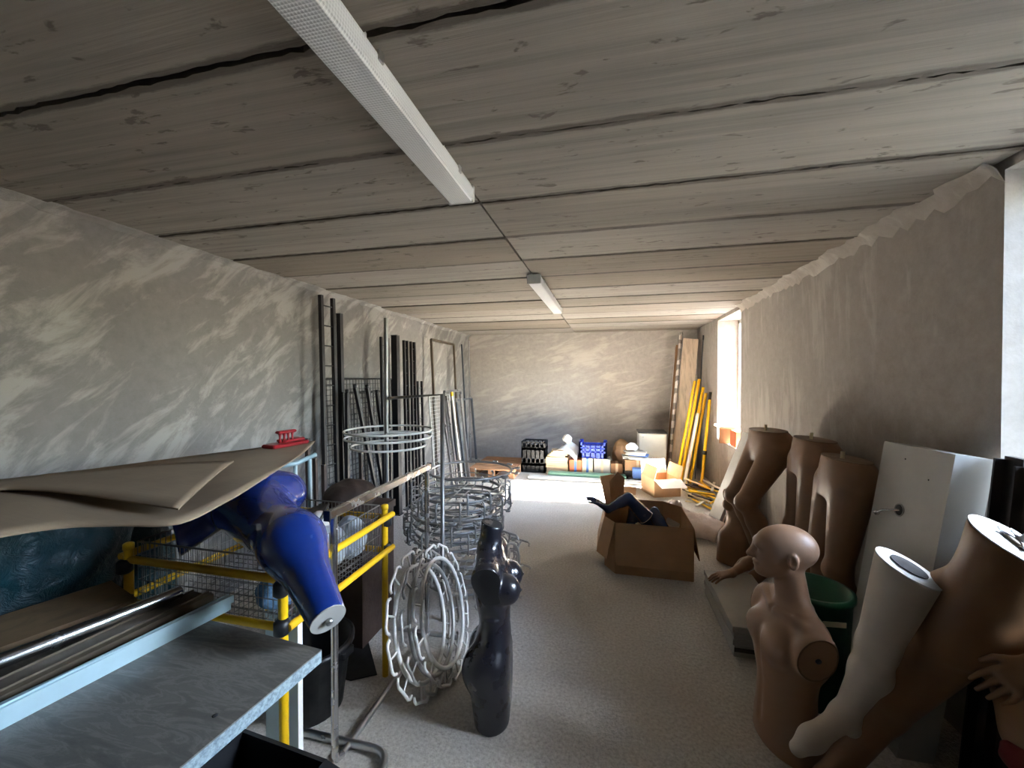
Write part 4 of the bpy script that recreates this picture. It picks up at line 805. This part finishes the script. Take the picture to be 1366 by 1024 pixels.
for q in (P(394, 619, 2.8), P(413, 612, 2.9)): z_ = q * 1; z_[2] = 0.0; sub('leg', 'pale_profile', t, lambda m: m.tube([q, z_], 0.013, 10))
post('thin dark brown post standing behind the pale tubular stand', -2.45, 2.9, 1.1, 0.03, 'dark_brown', 0.02, grp='thin posts by the left wall')
for i, (y, h) in enumerate(((3.05, 0.9), (3.16, 0.82), (3.62, 0.85))): post(['thin dark post left of the tallest upright by the wall', 'short dark post right behind the tallest upright', 'short dark brown post between the grid and the flat black post'][i], -2.5 if i < 2 else -2.43, y, h, 0.03, 'dark_brown', 0.02, grp='thin posts by the left wall')
lump('dark_bag', 'dark brown crumpled bag behind the clothes rail', 'bag', 'dark_brown', P(468, 660, 2.6), (0.16, 0.16, 0.1), 0.04, 16, 31); bpos = P(468, 660, 2.6)
t = thing('storage_box', 'dark cardboard storage box under the crumpled brown bag', 'box', (bpos[0], bpos[1], 0)); sub('carton', 'dark_brown', t, lambda m: m.box((bpos[0] - 0.2, bpos[1] - 0.18, 0.007), (bpos[0] + 0.2, bpos[1] + 0.18, bpos[2] - 0.07))); sub('lid', 'dark_brown', t, lambda m: m.box((bpos[0] - 0.21, bpos[1] - 0.19, bpos[2] - 0.11), (bpos[0] + 0.21, bpos[1] + 0.19, bpos[2] - 0.065)))
# silver frames farther along the wall
def rframe(label, x, y0, y1, z0, z1, mat, lean, r=0.016, name='metal_rack'):
    t = thing(name, label, 'frame', (x, (y0 + y1) / 2, z0), 'metal frames leaning on the left wall'); q = [(x + lean, y0, z0), (x, y0, z1), (x, y1, z1), (x + lean, y1, z0)]
    for i in range(4): sub('frame_bar', mat, t, lambda m: m.bar(q[i], q[(i + 1) % 4], r * 2, r * 2, (1, 0, 0.3)))
    return t
rframe('tall reddish-brown metal frame leaning on the wall past the black uprights', -2.62, 5.72, 6.65, 0.02, 2.2, 'brown_profile', 0.1)
rframe('lower dark metal frame leaning in front of the tall frame', -2.4, 6.0, 6.95, 0.02, 1.25, 'slate_profile', 0.1)
rframe('silver metal frame with thin bars leaning past the pale wire grid', -2.25, 5.35, 6.0, 0.02, 1.42, 'steel', 0.12)
post('thin steel pole standing in the far corner by the wooden pallet', -2.62, 7.45, 2.33, 0.022, 'steel', 0.03, grp='thin steel poles in the far corner')
post('thin dark pole leaning beside the tall reddish-brown frame', -2.5, 6.72, 2.2, 0.022, 'slate_profile', 0.12, grp='thin steel poles in the far corner')
for i in range(5):
    t = thing('metal_rail', ['flat silver rail leaning first beside the pale wire grid', 'flat silver rail leaning second beside the pale wire grid', 'flat pale rail with yellow end leaning among silver rails', 'flat dark rail leaning among the silver rails', 'thin silver rail leaning last before the far frames'][i], 'rail', (-2.2, 5.2 + 0.16 * i, 0), 'silver rails leaning by the wire grid')
    y = 5.22 + 0.16 * i; a, b = (-2.045, y, 0.004), (-2.213, y + 0.02 * (i - 2), 1.25 + 0.05 * (i % 3)); mt = ['steel', 'steel', 'white_paint', 'slate_profile', 'steel'][i]
    sub('rail', mt, t, lambda m: m.bar(a, b, 0.045, 0.02, (1, 0, 0.2))); sub('rail_end', 'yellow' if i == 2 else 'dull_steel', t, lambda m: m.bar(b, v3(b) + unit(v3(b) - v3(a)) * 0.06, 0.046, 0.021, (1, 0, 0.2)))
# ------------------------------------------------------------------ along the back wall
t = thing('wooden_pallet', 'wooden pallet lying on the floor in the far left corner', 'pallet', (-1.84, 6.8, 0)); px0, px1, py0, py1 = -2.22, -1.46, 6.28, 7.3
for i in range(7): y = py0 + i * (py1 - py0 - 0.11) / 6; sub('slat', 'pallet', t, lambda m: m.box((px0, y, 0.118), (px1, y + 0.125, 0.14)))
for x in (px0, (px0 + px1) / 2 - 0.05, px1 - 0.1):
    sub('stringer', 'pallet', t, lambda m: m.box((x, py0, 0.1), (x + 0.1, py1, 0.118)))
    for y in (py0, (py0 + py1) / 2 - 0.05, py1 - 0.1): sub('block', 'pallet', t, lambda m: m.box((x, y, 0.022), (x + 0.1, y + 0.1, 0.1)))
    sub('runner', 'pallet', t, lambda m: m.box((x, py0, 0), (x + 0.1, py1, 0.022)))
def crate(name, label, mat, c, hx, hy, h, group, notch=False):
    c = v3(c); t = thing(name, label, 'crate', c, group); w = 0.008
    sub('bottom', mat, t, lambda m: m.box(c + (-hx, -hy, 0), c + (hx, hy, 0.01)))
    for (ax, s) in ((0, -1), (0, 1), (1, -1), (1, 1)):
        def side(m):
            L = hx if ax == 1 else hy; off = hy if ax == 1 else hx
            def bx(a0, a1, z0, z1):
                lo = [0, 0, z0]; hi = [0, 0, z1]; o = 1 - ax if False else (0 if ax == 1 else 1); q = ax
                lo[o], hi[o] = a0, a1; lo[q], hi[q] = s * off - w, s * off + w
                m.box(c + np.array(lo), c + np.array(hi))
            bx(-L, L, 0, h * (0.34 if notch else 0.62)); bx(-L, L, h * 0.44, h * 0.6); bx(-L, L, h * 0.9 if not notch else h * 0.66, h if not notch else h * 0.8)
            n = 5
            for i in range(n + 1): a = -L + (2 * L - 0.02) * i / n; bx(a, a + 0.02, 0, h if (not notch or i in (0, n)) else h * 0.8)
            if notch:
                for e in (-L, L - 0.05): bx(e, e + 0.05, 0, h)
        sub('side', mat, t, side)
    return t
crate('bottle_crate', 'black plastic bottle crate on the floor by the pallet, lower of two', 'black_plastic', (-1.24, 6.95, 0), 0.2, 0.15, 0.27, 'black bottle crates')
crate('bottle_crate', 'black plastic bottle crate stacked on another black crate', 'black_plastic', (-1.24, 6.95, 0.27), 0.2, 0.15, 0.26, 'black bottle crates')
tag(MB().box((-1.25, 6.36, 0), (0.95, 6.52, 0.035), 0.004).build('white_plank', 'cut_white'), 'long white plank on the floor in front of the heaped stuff', 'plank')
tag(MB().box((-0.95, 6.54, 0), (0.28, 6.70, 0.075), 0.004).build('green_board', 'green_board'), 'long green edged board on the floor behind the white plank', 'board')
def carton(name, label, mat, lo, hi, cat='box', group=None, tape_m='paper_tan'):
    lo, hi = v3(lo), v3(hi); t = thing(name, label, cat, ((lo[0] + hi[0]) / 2, (lo[1] + hi[1]) / 2, lo[2]), group); sub('carton', mat, t, lambda m: m.box(lo, hi, 0.004))
    xm = (lo[0] + hi[0]) / 2; sub('tape', tape_m, t, lambda m: (m.box((xm - 0.02, lo[1] - 0.0015, lo[2] + 0.01), (xm + 0.02, lo[1] + 0.001, hi[2])), m.box((xm - 0.02, lo[1] - 0.0015, hi[2] - 0.001), (xm + 0.02, hi[1], hi[2] + 0.0015)))); return t
rg = random.Random(5)
# packs of paper: four tan reams piled, then printed packs
z = 0.0
for i in range(8):
    h = 0.036; w = 0.375 - rg.uniform(0, 0.01); dx = rg.uniform(-0.012, 0.012)
    tag(MB().box((-1.015 + dx, 6.76, z), (-1.015 + dx + w, 7.06, z + h), 0.003).build('paper_pack', 'paper_tan'), 'tan paper pack, %s in the pile beside black crates' % (ORD[i] if i < 7 else 'topmost'), 'paper pack', 'pile of tan paper packs'); z += h
for i in range(4):
    tag(MB().obox((-0.83 + 0.02 * i, 6.9, z + 0.014), (1, 0.1 * (i - 1), 0), (0, 1, 0), (0.15, 0.12, 0.013), 0.002).build('book', 'paper_tan' if i % 2 else 'cream'), 'loose pale book, %s of four lying on the tan paper packs' % ['lowest', 'second from the bottom', 'third from the bottom', 'topmost'][i], 'book', 'loose books on the paper packs'); z += 0.027
g = [[(-0.83 + 0.33 * a + 0.03 * b, 6.74 + 0.34 * b - 0.03 * a, z + 0.012 + 0.05 * math.sin(3 * a) * (1 - a) - 0.17 * a * a * (1 - b) + 0.08 * b * math.sin(PI * a)) for b in np.linspace(0, 1, 8)] for a in np.linspace(0, 1, 12)]
tag(MB().sheet(g, 0.003).build('paper_sheet', 'paper'), 'big white crumpled paper sheet draped over the tan paper packs', 'paper')
lump('crumpled_paper', 'white crumpled paper ball on top of the draped paper sheet', 'paper', 'paper', (-0.68, 7.02, z + 0.165), (0.08, 0.08, 0.08), 0.04, 25, 41)
carton('printed_carton', 'orange printed carton standing beside the tan paper packs', 'orange_print', (-0.62, 6.74, 0.0), (-0.42, 7.0, 0.26), tape_m='blue_print')
carton('printed_carton', 'cream carton with a blue panel beside the orange printed carton', 'cream', (-0.41, 6.74, 0.0), (-0.24, 7.0, 0.29), tape_m='blue_print')
carton('grey_carton', 'grey carton under the blue crate', 'grey_panel', (-0.22, 6.78, 0.0), (0.04, 7.06, 0.286))
carton('brown_carton', 'small brown carton between the blue crate and the paper clutter', 'card_dark', (0.05, 6.80, 0.0), (0.24, 7.02, 0.22))
carton('dark_carton', 'dark carton behind the orange and cream cartons', 'dark_brown', (-0.6, 7.075, 0.0), (-0.05, 7.42, 0.25))
crate('vegetable_crate', 'blue plastic vegetable crate with raised corners on the cartons', 'blue_plastic', (-0.24, 6.98, 0.29), 0.22, 0.17, 0.26, None, True)
carton('pink_carton', 'pinkish brown carton under the messy papers', 'card', (0.27, 6.71, 0.13), (0.66, 6.985, 0.30)); carton('dark_carton', 'black flat carton beneath the pinkish carton', 'black_plastic', (0.26, 6.70, 0.0), (0.68, 6.99, 0.13), tape_m='rubber')
z = 0.302
for i in range(7):
    a = rg.uniform(-0.6, 0.6); rg.random(); tag(MB().obox((0.43 + rg.uniform(-0.05, 0.06), 6.83 + rg.uniform(-0.02, 0.02), z + 0.0095), (math.cos(a * 0.5), math.sin(a * 0.5), 0), (-math.sin(a * 0.5), math.cos(a * 0.5), 0), (0.15, 0.10, 0.0096)).build('paper_bundle', ['paper', 'paper', 'grey_panel', 'blue_print'][i % 4]), 'paper bundle, %s in the messy pile on the carton' % (ORD[i] if i < 6 else 'topmost'), 'paper', 'messy papers'); z += 0.019
lump('crumpled_paper', 'white crumpled paper on top of the messy papers', 'paper', 'paper', (0.38, 6.83, z + 0.055), (0.1, 0.09, 0.07), 0.04, 26, 44)
lump('brown_bag', 'brown crumpled bag behind the messy papers by the white cabinet', 'bag', 'card', (0.24, 7.32, 0.25), (0.17, 0.18, 0.3), 0.06, 14, 45, 0.0)
t = thing('small_cabinet', 'small white cabinet with dark top standing by the back wall', 'cabinet', (0.72, 7.2, 0)); x0, x1, y0, y1, h = 0.50, 0.94, 7.02, 7.42, 0.72
sub('body', 'cabinet', t, lambda m: m.box((x0, y0 + 0.02, 0.02), (x1, y1, h - 0.02), 0.004)); d = sub('door', 'cabinet', t, lambda m: m.box((x0 + 0.004, y0, 0.05), (x1 - 0.004, y0 + 0.019, h - 0.03), 0.004)); sub('lock', 'steel', d, lambda m: m.lathe([(0.012, 0), (0.012, 0.006), (0.006, 0.008)], 12, (x0 + 0.07, y0, h - 0.08), (0, -1, 0)))
sub('top', 'dark_panel', t, lambda m: m.box((x0 - 0.01, y0 - 0.01, h - 0.02), (x1 + 0.01, y1 + 0.01, h), 0.004)); sub('plinth', 'dark_panel', t, lambda m: m.box((x0 + 0.02, y0 + 0.04, 0), (x1 - 0.02, y1 - 0.02, 0.02)))
carton('blue_box', 'blue flat box lying in front of the white cabinet', 'blue_print', (0.38, 6.55, 0.05), (0.6, 6.675, 0.20), tape_m='blue_print'); carton('dark_carton', 'dark flat tray under the blue box', 'dark_panel', (0.32, 6.535, 0.0), (0.62, 6.69, 0.05), tape_m='rubber')
floor_sheet('flat_cardboard', 'flattened brown cardboard lying on the floor beside the open carton', 'cardboard', 'card', [(822, 649), (849, 649), (848, 660), (834, 660)], 0.002, 0.006)
# open carton with white inside flaps
c = v3((0.72, 5.98, 0)); e1 = unit((0.93, 0.36, 0)); e2 = np.array([-e1[1], e1[0], 0]); s, hh = 0.19, 0.24; up = np.array([0, 0, 1.0])
t = thing('open_carton', 'brown cardboard carton standing open with white-lined flaps near the back', 'box', c)
for (a, b) in ((e1, e2), (e1, -e2)): sub('side', 'card', t, lambda m: m.obox(c + b * s + up * hh / 2, a, up, (s, hh / 2, 0.003)))
for b in (e1, -e1): sub('side', 'card', t, lambda m: m.obox(c + b * s + up * hh / 2, e2, up, (s, hh / 2, 0.003)))
sub('bottom', 'card', t, lambda m: m.obox(c + up * 0.004, e1, e2, (s, s, 0.003)))
def flap(b, a, L, ang, mat):
    q = c + b * s + up * hh; d = b * math.cos(ang) + up * math.sin(ang); sub('flap', mat, t, lambda m: m.prism([q - a * s, q + a * s, q + a * s * 0.95 + d * L, q - a * s * 0.95 + d * L], np.cross(a, d) * 0.004))
flap(-e2, e1, 0.2, -0.35, 'paper'); flap(e2, e1, 0.2, 1.35, 'paper'); flap(-e1, e2, 0.17, 1.9, 'card'); flap(e1, e2, 0.17, 1.3, 'card')
# things leaning in the far right corner
def lean_board(name, label, mat, pts, th, cat='board', group=None):
    pts = [v3(p) for p in pts]; n = unit(np.cross(pts[1] - pts[0], pts[3] - pts[0])); t = thing(name, label, cat, (pts[0] + pts[1]) / 2, group); sub('board', mat, t, lambda m: m.prism(pts, n * th)); sub('edge_band', 'cut_white', t, lambda m: m.prism([pts[0], pts[3], pts[3] + n * th, pts[0] + n * th], unit(pts[0] - pts[1]) * 0.003)); return t
lean_board('tall_board', 'tall tan board leaning into the far corner behind the yellow tubes', 'plank', [(1.02, 7.2, 0.0), (1.27, 7.15, 0.0), (1.50, 7.45, 2.27), (1.27, 7.5, 2.30)], 0.02)
lean_board('tall_board', 'narrow brown board leaning in the corner left of the striped pole', 'card_dark', [(0.97, 7.45, 0.0), (1.06, 7.45, 0.0), (1.24, 7.7, 2.2), (1.17, 7.7, 2.2)], 0.018)
t = thing('striped_pole', 'grey and white striped pole leaning beside the tall tan board', 'pole', (0.98, 7.2, 0)); sub('pole', 'tape', t, lambda m: m.tube([(0.978, 7.10, 0.004), (1.225, 7.5, 2.36)], 0.026, 10)); sub('pole_tip', 'grey_panel', t, lambda m: m.lathe([(0.03, 0), (0.03, 0.05), (0.012, 0.06)], 12, (1.225, 7.5, 2.35), (0.12, 0.12, 1)))
t = thing('thin_rod', 'thin dark rod leaning between the tall tan board and the window', 'rod', (1.42, 6.9, 0)); sub('rod', 'slate_profile', t, lambda m: m.tube([(1.36, 6.95, 0), (1.53, 7.25, 2.28)], 0.008, 8)); sub('rod_tip', 'black_plastic', t, lambda m: m.tube([(1.527, 7.245, 2.24), (1.533, 7.255, 2.32)], 0.011, 8))
yt = [((1.02, 6.60), (1.36, 7.03), 1.55, 'yellow'), ((1.08, 6.58), (1.42, 7.0), 1.58, 'yellow'), ((1.14, 6.56), (1.47, 6.95), 1.45, 'yellow'), ((1.11, 6.46), (1.36, 6.80), 1.05, 'white_paint'), ((1.36, 6.5), (1.51, 6.70), 1.28, 'yellow'), ((1.22, 6.62), (1.50, 6.90), 1.36, 'yellow')]
for i, (a, b, z, mt) in enumerate(yt):
    t = thing('yellow_tube' if mt == 'yellow' else 'white_tube', ['yellow tube leaning in the far corner bundle'] * 6 and {'white_paint': 'white tube leaning among the yellow tubes in the corner'}.get(mt, 'yellow tube with black joint leaning apart, closest to the window' if i == 4 else 'long yellow tube leaning in the bundle in the far corner'), 'tube', (a[0], a[1], 0), 'yellow tubes in the corner' if i != 4 else None)
    A_, B_ = np.array([a[0], a[1], 0.005]), np.array([b[0], b[1], z]); sub('tube', mt, t, lambda m: m.tube([A_, B_], 0.022, 10)); sub('tube_cap', 'black_plastic' if i == 4 else mt, t, lambda m: m.tube([B_, B_ + unit(B_ - A_) * (0.12 if i == 4 else 0.015)], 0.021, 10))
    if i == 4: sub('joint', 'black_plastic', t, lambda m: m.lathe([(0.03, -0.03), (0.03, 0.03)], 12, A_ * 0.62 + B_ * 0.38, B_ - A_))
# short sticks heaped on the floor below them
rg = random.Random(9)
def segdist(p, q):                                # plan distance between two straight sticks
    A_ = np.linspace(0, 1, 61)[:, None]; a_ = p[0][:2] * (1 - A_) + p[1][:2] * A_; b_ = q[0][:2] * (1 - A_) + q[1][:2] * A_
    return np.min(np.linalg.norm(a_[:, None] - b_[None], axis=2))
laid = []
for i in range(46):
    x = rg.uniform(1.06, 1.40); y = rg.uniform(5.45, 6.15); a = rg.gauss(1.9, 0.5); L = rg.uniform(0.25, 0.5)
    d = np.array([math.cos(a), math.sin(a), 0]) * L / 2; mt = rg.choice(['yellow', 'yellow', 'yellow', 'white_paint', 'cream', 'dull_steel', 'dark_brown']) if x < 1.25 else rg.choice(['white_paint', 'dull_steel', 'dark_brown', 'slate_profile', 'yellow', 'white_paint'])
    x = min(x, 1.5 - abs(d[0])); x = max(x, 0.985 + abs(d[0])); p0, p1 = np.array([x, y, 0.0]) - d, np.array([x, y, 0.0]) + d
    hz = 0.013 if i % 3 else 0.006; near = [(z_, h_) for (s_, z_, h_) in laid if segdist(s_, (p0, p1)) < 0.0265]; z = hz
    for _ in range(60):                            # drop the stick on whatever lies below it
        hit = [z_ + h_ + hz for z_, h_ in near if abs(z - z_) < h_ + hz - 0.0005]
        if not hit: break
        z = max(hit)
    laid.append(((p0, p1), z, hz)); p0[2] = p1[2] = z
    nm = {'yellow': 'yellow', 'white_paint': 'white', 'cream': 'cream', 'dull_steel': 'grey metal', 'dark_brown': 'dark brown', 'slate_profile': 'slate grey'}[mt]
    o = MB().tube([p0, p1], 0.013, 8).build('short_tube', mt) if i % 3 else MB().bar(p0, p1, 0.03, 0.012).build('short_strip', mt)
    tag(o, '%s short %s in the heap of offcuts on the floor under the far window' % (nm, 'tube' if i % 3 else 'strip'), 'offcut', '%s offcuts heaped in the corner' % nm)
# boxes on the far window sill
zs = WINS[1][2] + 0.012
def openbox(name, label, mat, c, e1, hx, hy, h, flaps):
    c = v3(c); e1 = unit(e1); e2 = np.array([-e1[1], e1[0], 0]); t = thing(name, label, 'box', c)
    for (b, a, o, l) in ((e1, e2, hx, hy), (-e1, e2, hx, hy), (e2, e1, hy, hx), (-e2, e1, hy, hx)):
        sub('side', mat, t, lambda m: m.obox(c + b * o + up * h / 2, a, up, (l, h / 2, 0.003)))
    sub('bottom', mat, t, lambda m: m.obox(c + up * 0.003, e1, e2, (hx, hy, 0.003)))
    for (b, a, o, l, ang) in ((e1, e2, hx, hy, flaps[0]), (-e1, e2, hx, hy, flaps[1]), (-e2, e1, hy, hx, flaps[2])):
        q = c + b * o + up * h; d = b * math.cos(ang) + up * math.sin(ang); sub('flap', mat, t, lambda m: m.prism([q - a * l, q + a * l, q + a * l + d * o * 0.8, q - a * l + d * o * 0.8], np.cross(a, d) * 0.003))
    return t
openbox('sill_carton', 'open brown cardboard box on the sill of the far window', 'card', (1.60, 6.05, zs), (0.95, -0.3, 0), 0.10, 0.12, 0.2, (0.6, 0.5, 0.3))
carton('sill_box', 'small terracotta coloured box on the far window sill beside the open box', 'orange_print', (1.57, 5.60, zs), (1.74, 5.86, zs + 0.2))

# ------------------------------------------------------------------ big carton with blue mannequin parts
bx0, bx1, by0, by1, H = -0.02, 0.66, 3.42, 4.12, 0.42; cc = 0.14
t = thing('big_carton', 'big brown cardboard carton on the floor holding blue mannequin parts', 'box', ((bx0 + bx1) / 2, (by0 + by1) / 2, 0))
pp = [(bx0 + cc * 0.6, by0), (bx1, by0), (bx1, by1 - cc), (bx1 - cc, by1), (bx0 + cc, by1), (bx0, by1 - cc), (bx0, by0 + cc)]
for i in range(7):
    a, b = np.array([*pp[i], 0]), np.array([*pp[(i + 1) % 7], 0]); nn = unit(np.cross(b - a, up)); sub('side', 'card', t, lambda m: m.prism([a, b, b + up * H, a + up * H], nn * 0.005))
sub('bottom', 'card', t, lambda m: m.prism([(x, y, 0.002) for x, y in pp], (0, 0, 0.005)))
def oflap(a, b, L, out, drop, mat='card'):
    a, b = v3((*a, H)), v3((*b, H)); n = unit(np.cross(b - a, up)); n = n * out; d = n * math.cos(drop) + up * math.sin(drop); sub('flap', mat, t, lambda m: m.prism([a, b, b + d * L - (b - a) * 0.02, a + d * L + (b - a) * 0.02], n * 0.006))
oflap(pp[0], pp[1], 0.33, 1, -1.42); oflap(pp[6], pp[0], 0.30, 1, -1.3); oflap(pp[5], pp[6], 0.3, 1, -1.35); oflap(pp[4], pp[5], 0.24, 1, 1.25); oflap(pp[1], pp[2], 0.26, 1, -1.4)
fa = v3((bx0 + 0.05, by1 - 0.08, H)); sub('flap', 'card', t, lambda m: m.prism([fa, fa + (0.12, 0.1, 0), fa + (0.13, 0.12, 0.2), fa + (0.06, 0.05, 0.27), fa + (-0.01, 0.02, 0.18)], (0.005, -0.005, 0)))
lb = v3((bx0 + 0.36, by0 - 0.004, 0.05)); sub('shipping_label', 'paper_tan', t, lambda m: m.box(lb, lb + (0.2, 0.002, 0.085)))
grp = 'blue mannequin parts in the carton'
arm('arm_mannequin', 'navy mannequin arm with its hand reaching out over the carton edge', 'navy_gloss', P(862, 690, 3.62), P(838, 664, 3.63), P(811, 679, 3.60), UPI(-28, -19) + CF * 3, UPI(-15, -20), grp, 1.25, 0.006, 0.06)
KA, KB, KC = P(850, 680, 3.84), P(880, 716, 3.80), P(838, 722, 3.82)
o = body('knee_mannequin', 'navy_gloss', lambda p: smax(union([rc(p, KA, KB, 0.075, 0.06), rc(p, KA, KC, 0.075, 0.06)], 0.03), 0.004 - p[:, 2], 0.004), np.array([KA, KB, KC]).min(0) - 0.12, np.array([KA, KB, KC]).max(0) + 0.12, 0.01)
tag(o, 'navy bent mannequin knee sticking up in the carton', 'mannequin part', grp)
FA, FB, FC = P(862, 665, 3.72), P(872, 690, 3.7), P(890, 706, 3.68)
o = body('foot_mannequin', 'navy_gloss', lambda p: smax(0.005 - p[:, 2], union([rc(p, P(873, 682, 3.72), P(878, 694, 3.7), 0.045, 0.055), rc(p, P(878, 694, 3.7), P(894, 716, 3.62), 0.058, 0.036), rc(p, P(894, 716, 3.62), P(897, 742, 3.62), 0.036, 0.028)], 0.03), 0.004), P(880, 700, 3.7) - 0.3, P(880, 700, 3.7) + 0.3, 0.011)
tag(o, 'navy mannequin foot lying heel up in the carton', 'mannequin part', grp)
t = thing('limb_end', 'pale mannequin limb with a round cut end in the carton', 'mannequin part', P(899, 715, 3.75), grp); e = P(899, 694, 3.80); sub('limb', 'skin_pale', t, lambda m: m.lathe([(0.055, -0.255), (0.068, -0.01)], 24, e, unit(v3((-0.1, -0.35, 1))))); sub('cut_face', 'grey_panel', t, lambda m: m.lathe([(0.068, -0.012), (0.066, 0)], 24, e, unit(v3((-0.1, -0.35, 1)))))
t = thing('cream_tube', 'short cream padded tube in the carton', 'tube', P(845, 700, 3.58), None); sub('tube', 'cream', t, lambda m: m.tube([P(826, 750, 3.5), P(840, 716, 3.53), P(852, 700, 3.56)], [0.02, 0.026, 0.028], 12)); sub('tube_tip', 'paper_tan', t, lambda m: m.tube([P(852, 700, 3.56), P(853, 698.5, 3.565)], 0.022, 10))
# ------------------------------------------------------------------ right-hand side
for i in range(5):
    z = 0.002 + i * 0.0376; dx, dy = rg.uniform(-0.008, 0.008), rg.uniform(-0.012, 0.012)
    t = thing('stacked_board', 'grey board, %s of the stack beside the bust' % ['bottom one', 'second from the bottom', 'middle one', 'second from the top', 'top one'][i], 'board', (0.85, 3.0, z), 'stack of grey boards'); sub('panel', 'grey_panel', t, lambda m: m.box((0.70 + dx, 2.53 + dy, z), (1.02 + dx, 3.24 + dy, z + 0.0355), 0.003)); sub('edge_band', 'dark_panel' if i == 1 else 'grey_panel', t, lambda m: m.box((0.70 + dx, 2.528 + dy, z + 0.006), (1.02 + dx, 2.532 + dy, z + 0.03)))
lean_board('grey_board', 'pale grey board with dark edge leaning on the right wall under the far window', 'grey_panel', [(1.16, 5.15, 0.0), (1.16, 4.78, 0.0), (1.50, 4.72, 1.0), (1.50, 5.09, 1.0)], -0.03)
lean_board('dark_board', 'dark thin board leaning behind the pale grey board on the right wall', 'dark_brown', [(1.22, 4.8, 0.0), (1.22, 4.58, 0.0), (1.52, 4.52, 1.02), (1.52, 4.74, 1.02)], -0.02)
gx, gy = 1.015, 2.335
t = thing('green_tub', 'round dark green plastic tub on the floor behind the bust', 'tub', (gx, gy, 0)); sub('tub', 'green_plastic', t, lambda m: m.lathe([(0.135, 0), (0.158, 0.52), (0.17, 0.525), (0.17, 0.55), (0.15, 0.55), (0.127, 0.012), (0.001, 0.01)], 36, (gx, gy, 0))); sub('rim_label', 'cream', t, lambda m: m.obox((gx + 0.02, gy - 0.157, 0.45), (1, 0.1, 0), (0, 0, 1), (0.05, 0.012, 0.002)))
# pale cabinet with a hole, leaning
q = [v3(onx(1119, 905, 1.16)), v3(onx(1232, 905, 1.16))]; 
TLp, TRp = onx(1180, 588, 1.36), onx(1275, 606, 1.36); BLp = np.array([1.19, TLp[1] + 0.03, 0.0]); BRp = np.array([1.19, TRp[1] + 0.03, 0.0])
t = thing('pale_cabinet', 'pale box-shaped cabinet with a round hole leaning against the right wall', 'cabinet', (BLp + BRp) / 2); nb = unit(np.cross(BRp - BLp, TLp - BLp)); nb = nb if nb[0] > 0 else -nb
sub('carcass', 'grey_panel', t, lambda m: m.prism([BLp, BRp, TRp, TLp], nb * 0.13)); 
hc = onx(1193, 680, 1.0); 
def onplane(u, v, p0, n): d = ray(u, v); return CAM + d * (((p0 - CAM) @ n) / (d @ n))
hc = onplane(1200, 680, BLp, nb); hk = sub('round_hole', 'rubber', t, lambda m: m.lathe([(0.026, 0.0), (0.026, 0.002)], 20, hc, -nb)); sub('hole_rim', 'dull_steel', t, lambda m: m.tube([hc - nb * 0.002 + (unit(BRp - BLp) * math.cos(a) + unit(TLp - BLp) * math.sin(a)) * 0.028 for a in np.linspace(0, 2 * PI, 25)[:-1]], 0.003, 6, closed=True))
he = onplane(1179, 685, BLp, nb) - nb * 0.03; sub('hook', 'chrome', t, lambda m: (m.tube([hc, hc - nb * 0.03 + (he - hc) * 0.4, he], 0.005, 8), m.lathe([(0.004, -0.012), (0.012, -0.004), (0.012, 0.004), (0.004, 0.012)], 12, he, nb)))
for (u, v) in ((1208, 612), (1239, 640)): sub('screw_hole', 'rubber', t, lambda m: m.lathe([(0.004, 0), (0.004, 0.0015)], 8, onplane(u, v, BLp, nb), -nb))
# dark profiles leaning by the near window
for i, (y, zt, mt, w) in enumerate([(1.93, 1.30, 'dark_profile', 0.075), (1.85, 1.285, 'dark_profile', 0.07), (1.765, 1.27, 'dark_brown', 0.075), (1.68, 1.27, 'slate_profile', 0.07), (1.60, 1.25, 'slate_profile', 0.06)]):
    t = thing('dark_profile', ['dark metal profile leaning right beside the pale cabinet', 'dark metal profile leaning second from the pale cabinet', 'dark brown profile with chipped edge leaning below the near window', 'slate grey profile leaning below the near window jamb', 'narrow slate profile leaning last in the row below the near window'][i], 'profile', (1.34, y, 0), 'dark profiles leaning on the right wall')
    sub('profile', mt, t, lambda m: m.bar((1.43, y + 0.02, 0.0), (1.515, y, zt), w, 0.03, (-1, 0, 0.1))); sub('flange', mt, t, lambda m: m.bar((1.405, y + 0.02 + w * 0.45, 0.02), (1.49, y + w * 0.45, zt - 0.01), 0.008, 0.05, (-1, 0, 0.1)))
lump('red_cloth', 'dark red crumpled cloth caught on the knee of the brown mannequin legs', 'cloth', 'red_cloth', P(1358, 1013, 1.085), (0.032, 0.04, 0.035), 0.014, 60, 51, None, None, 0.006)
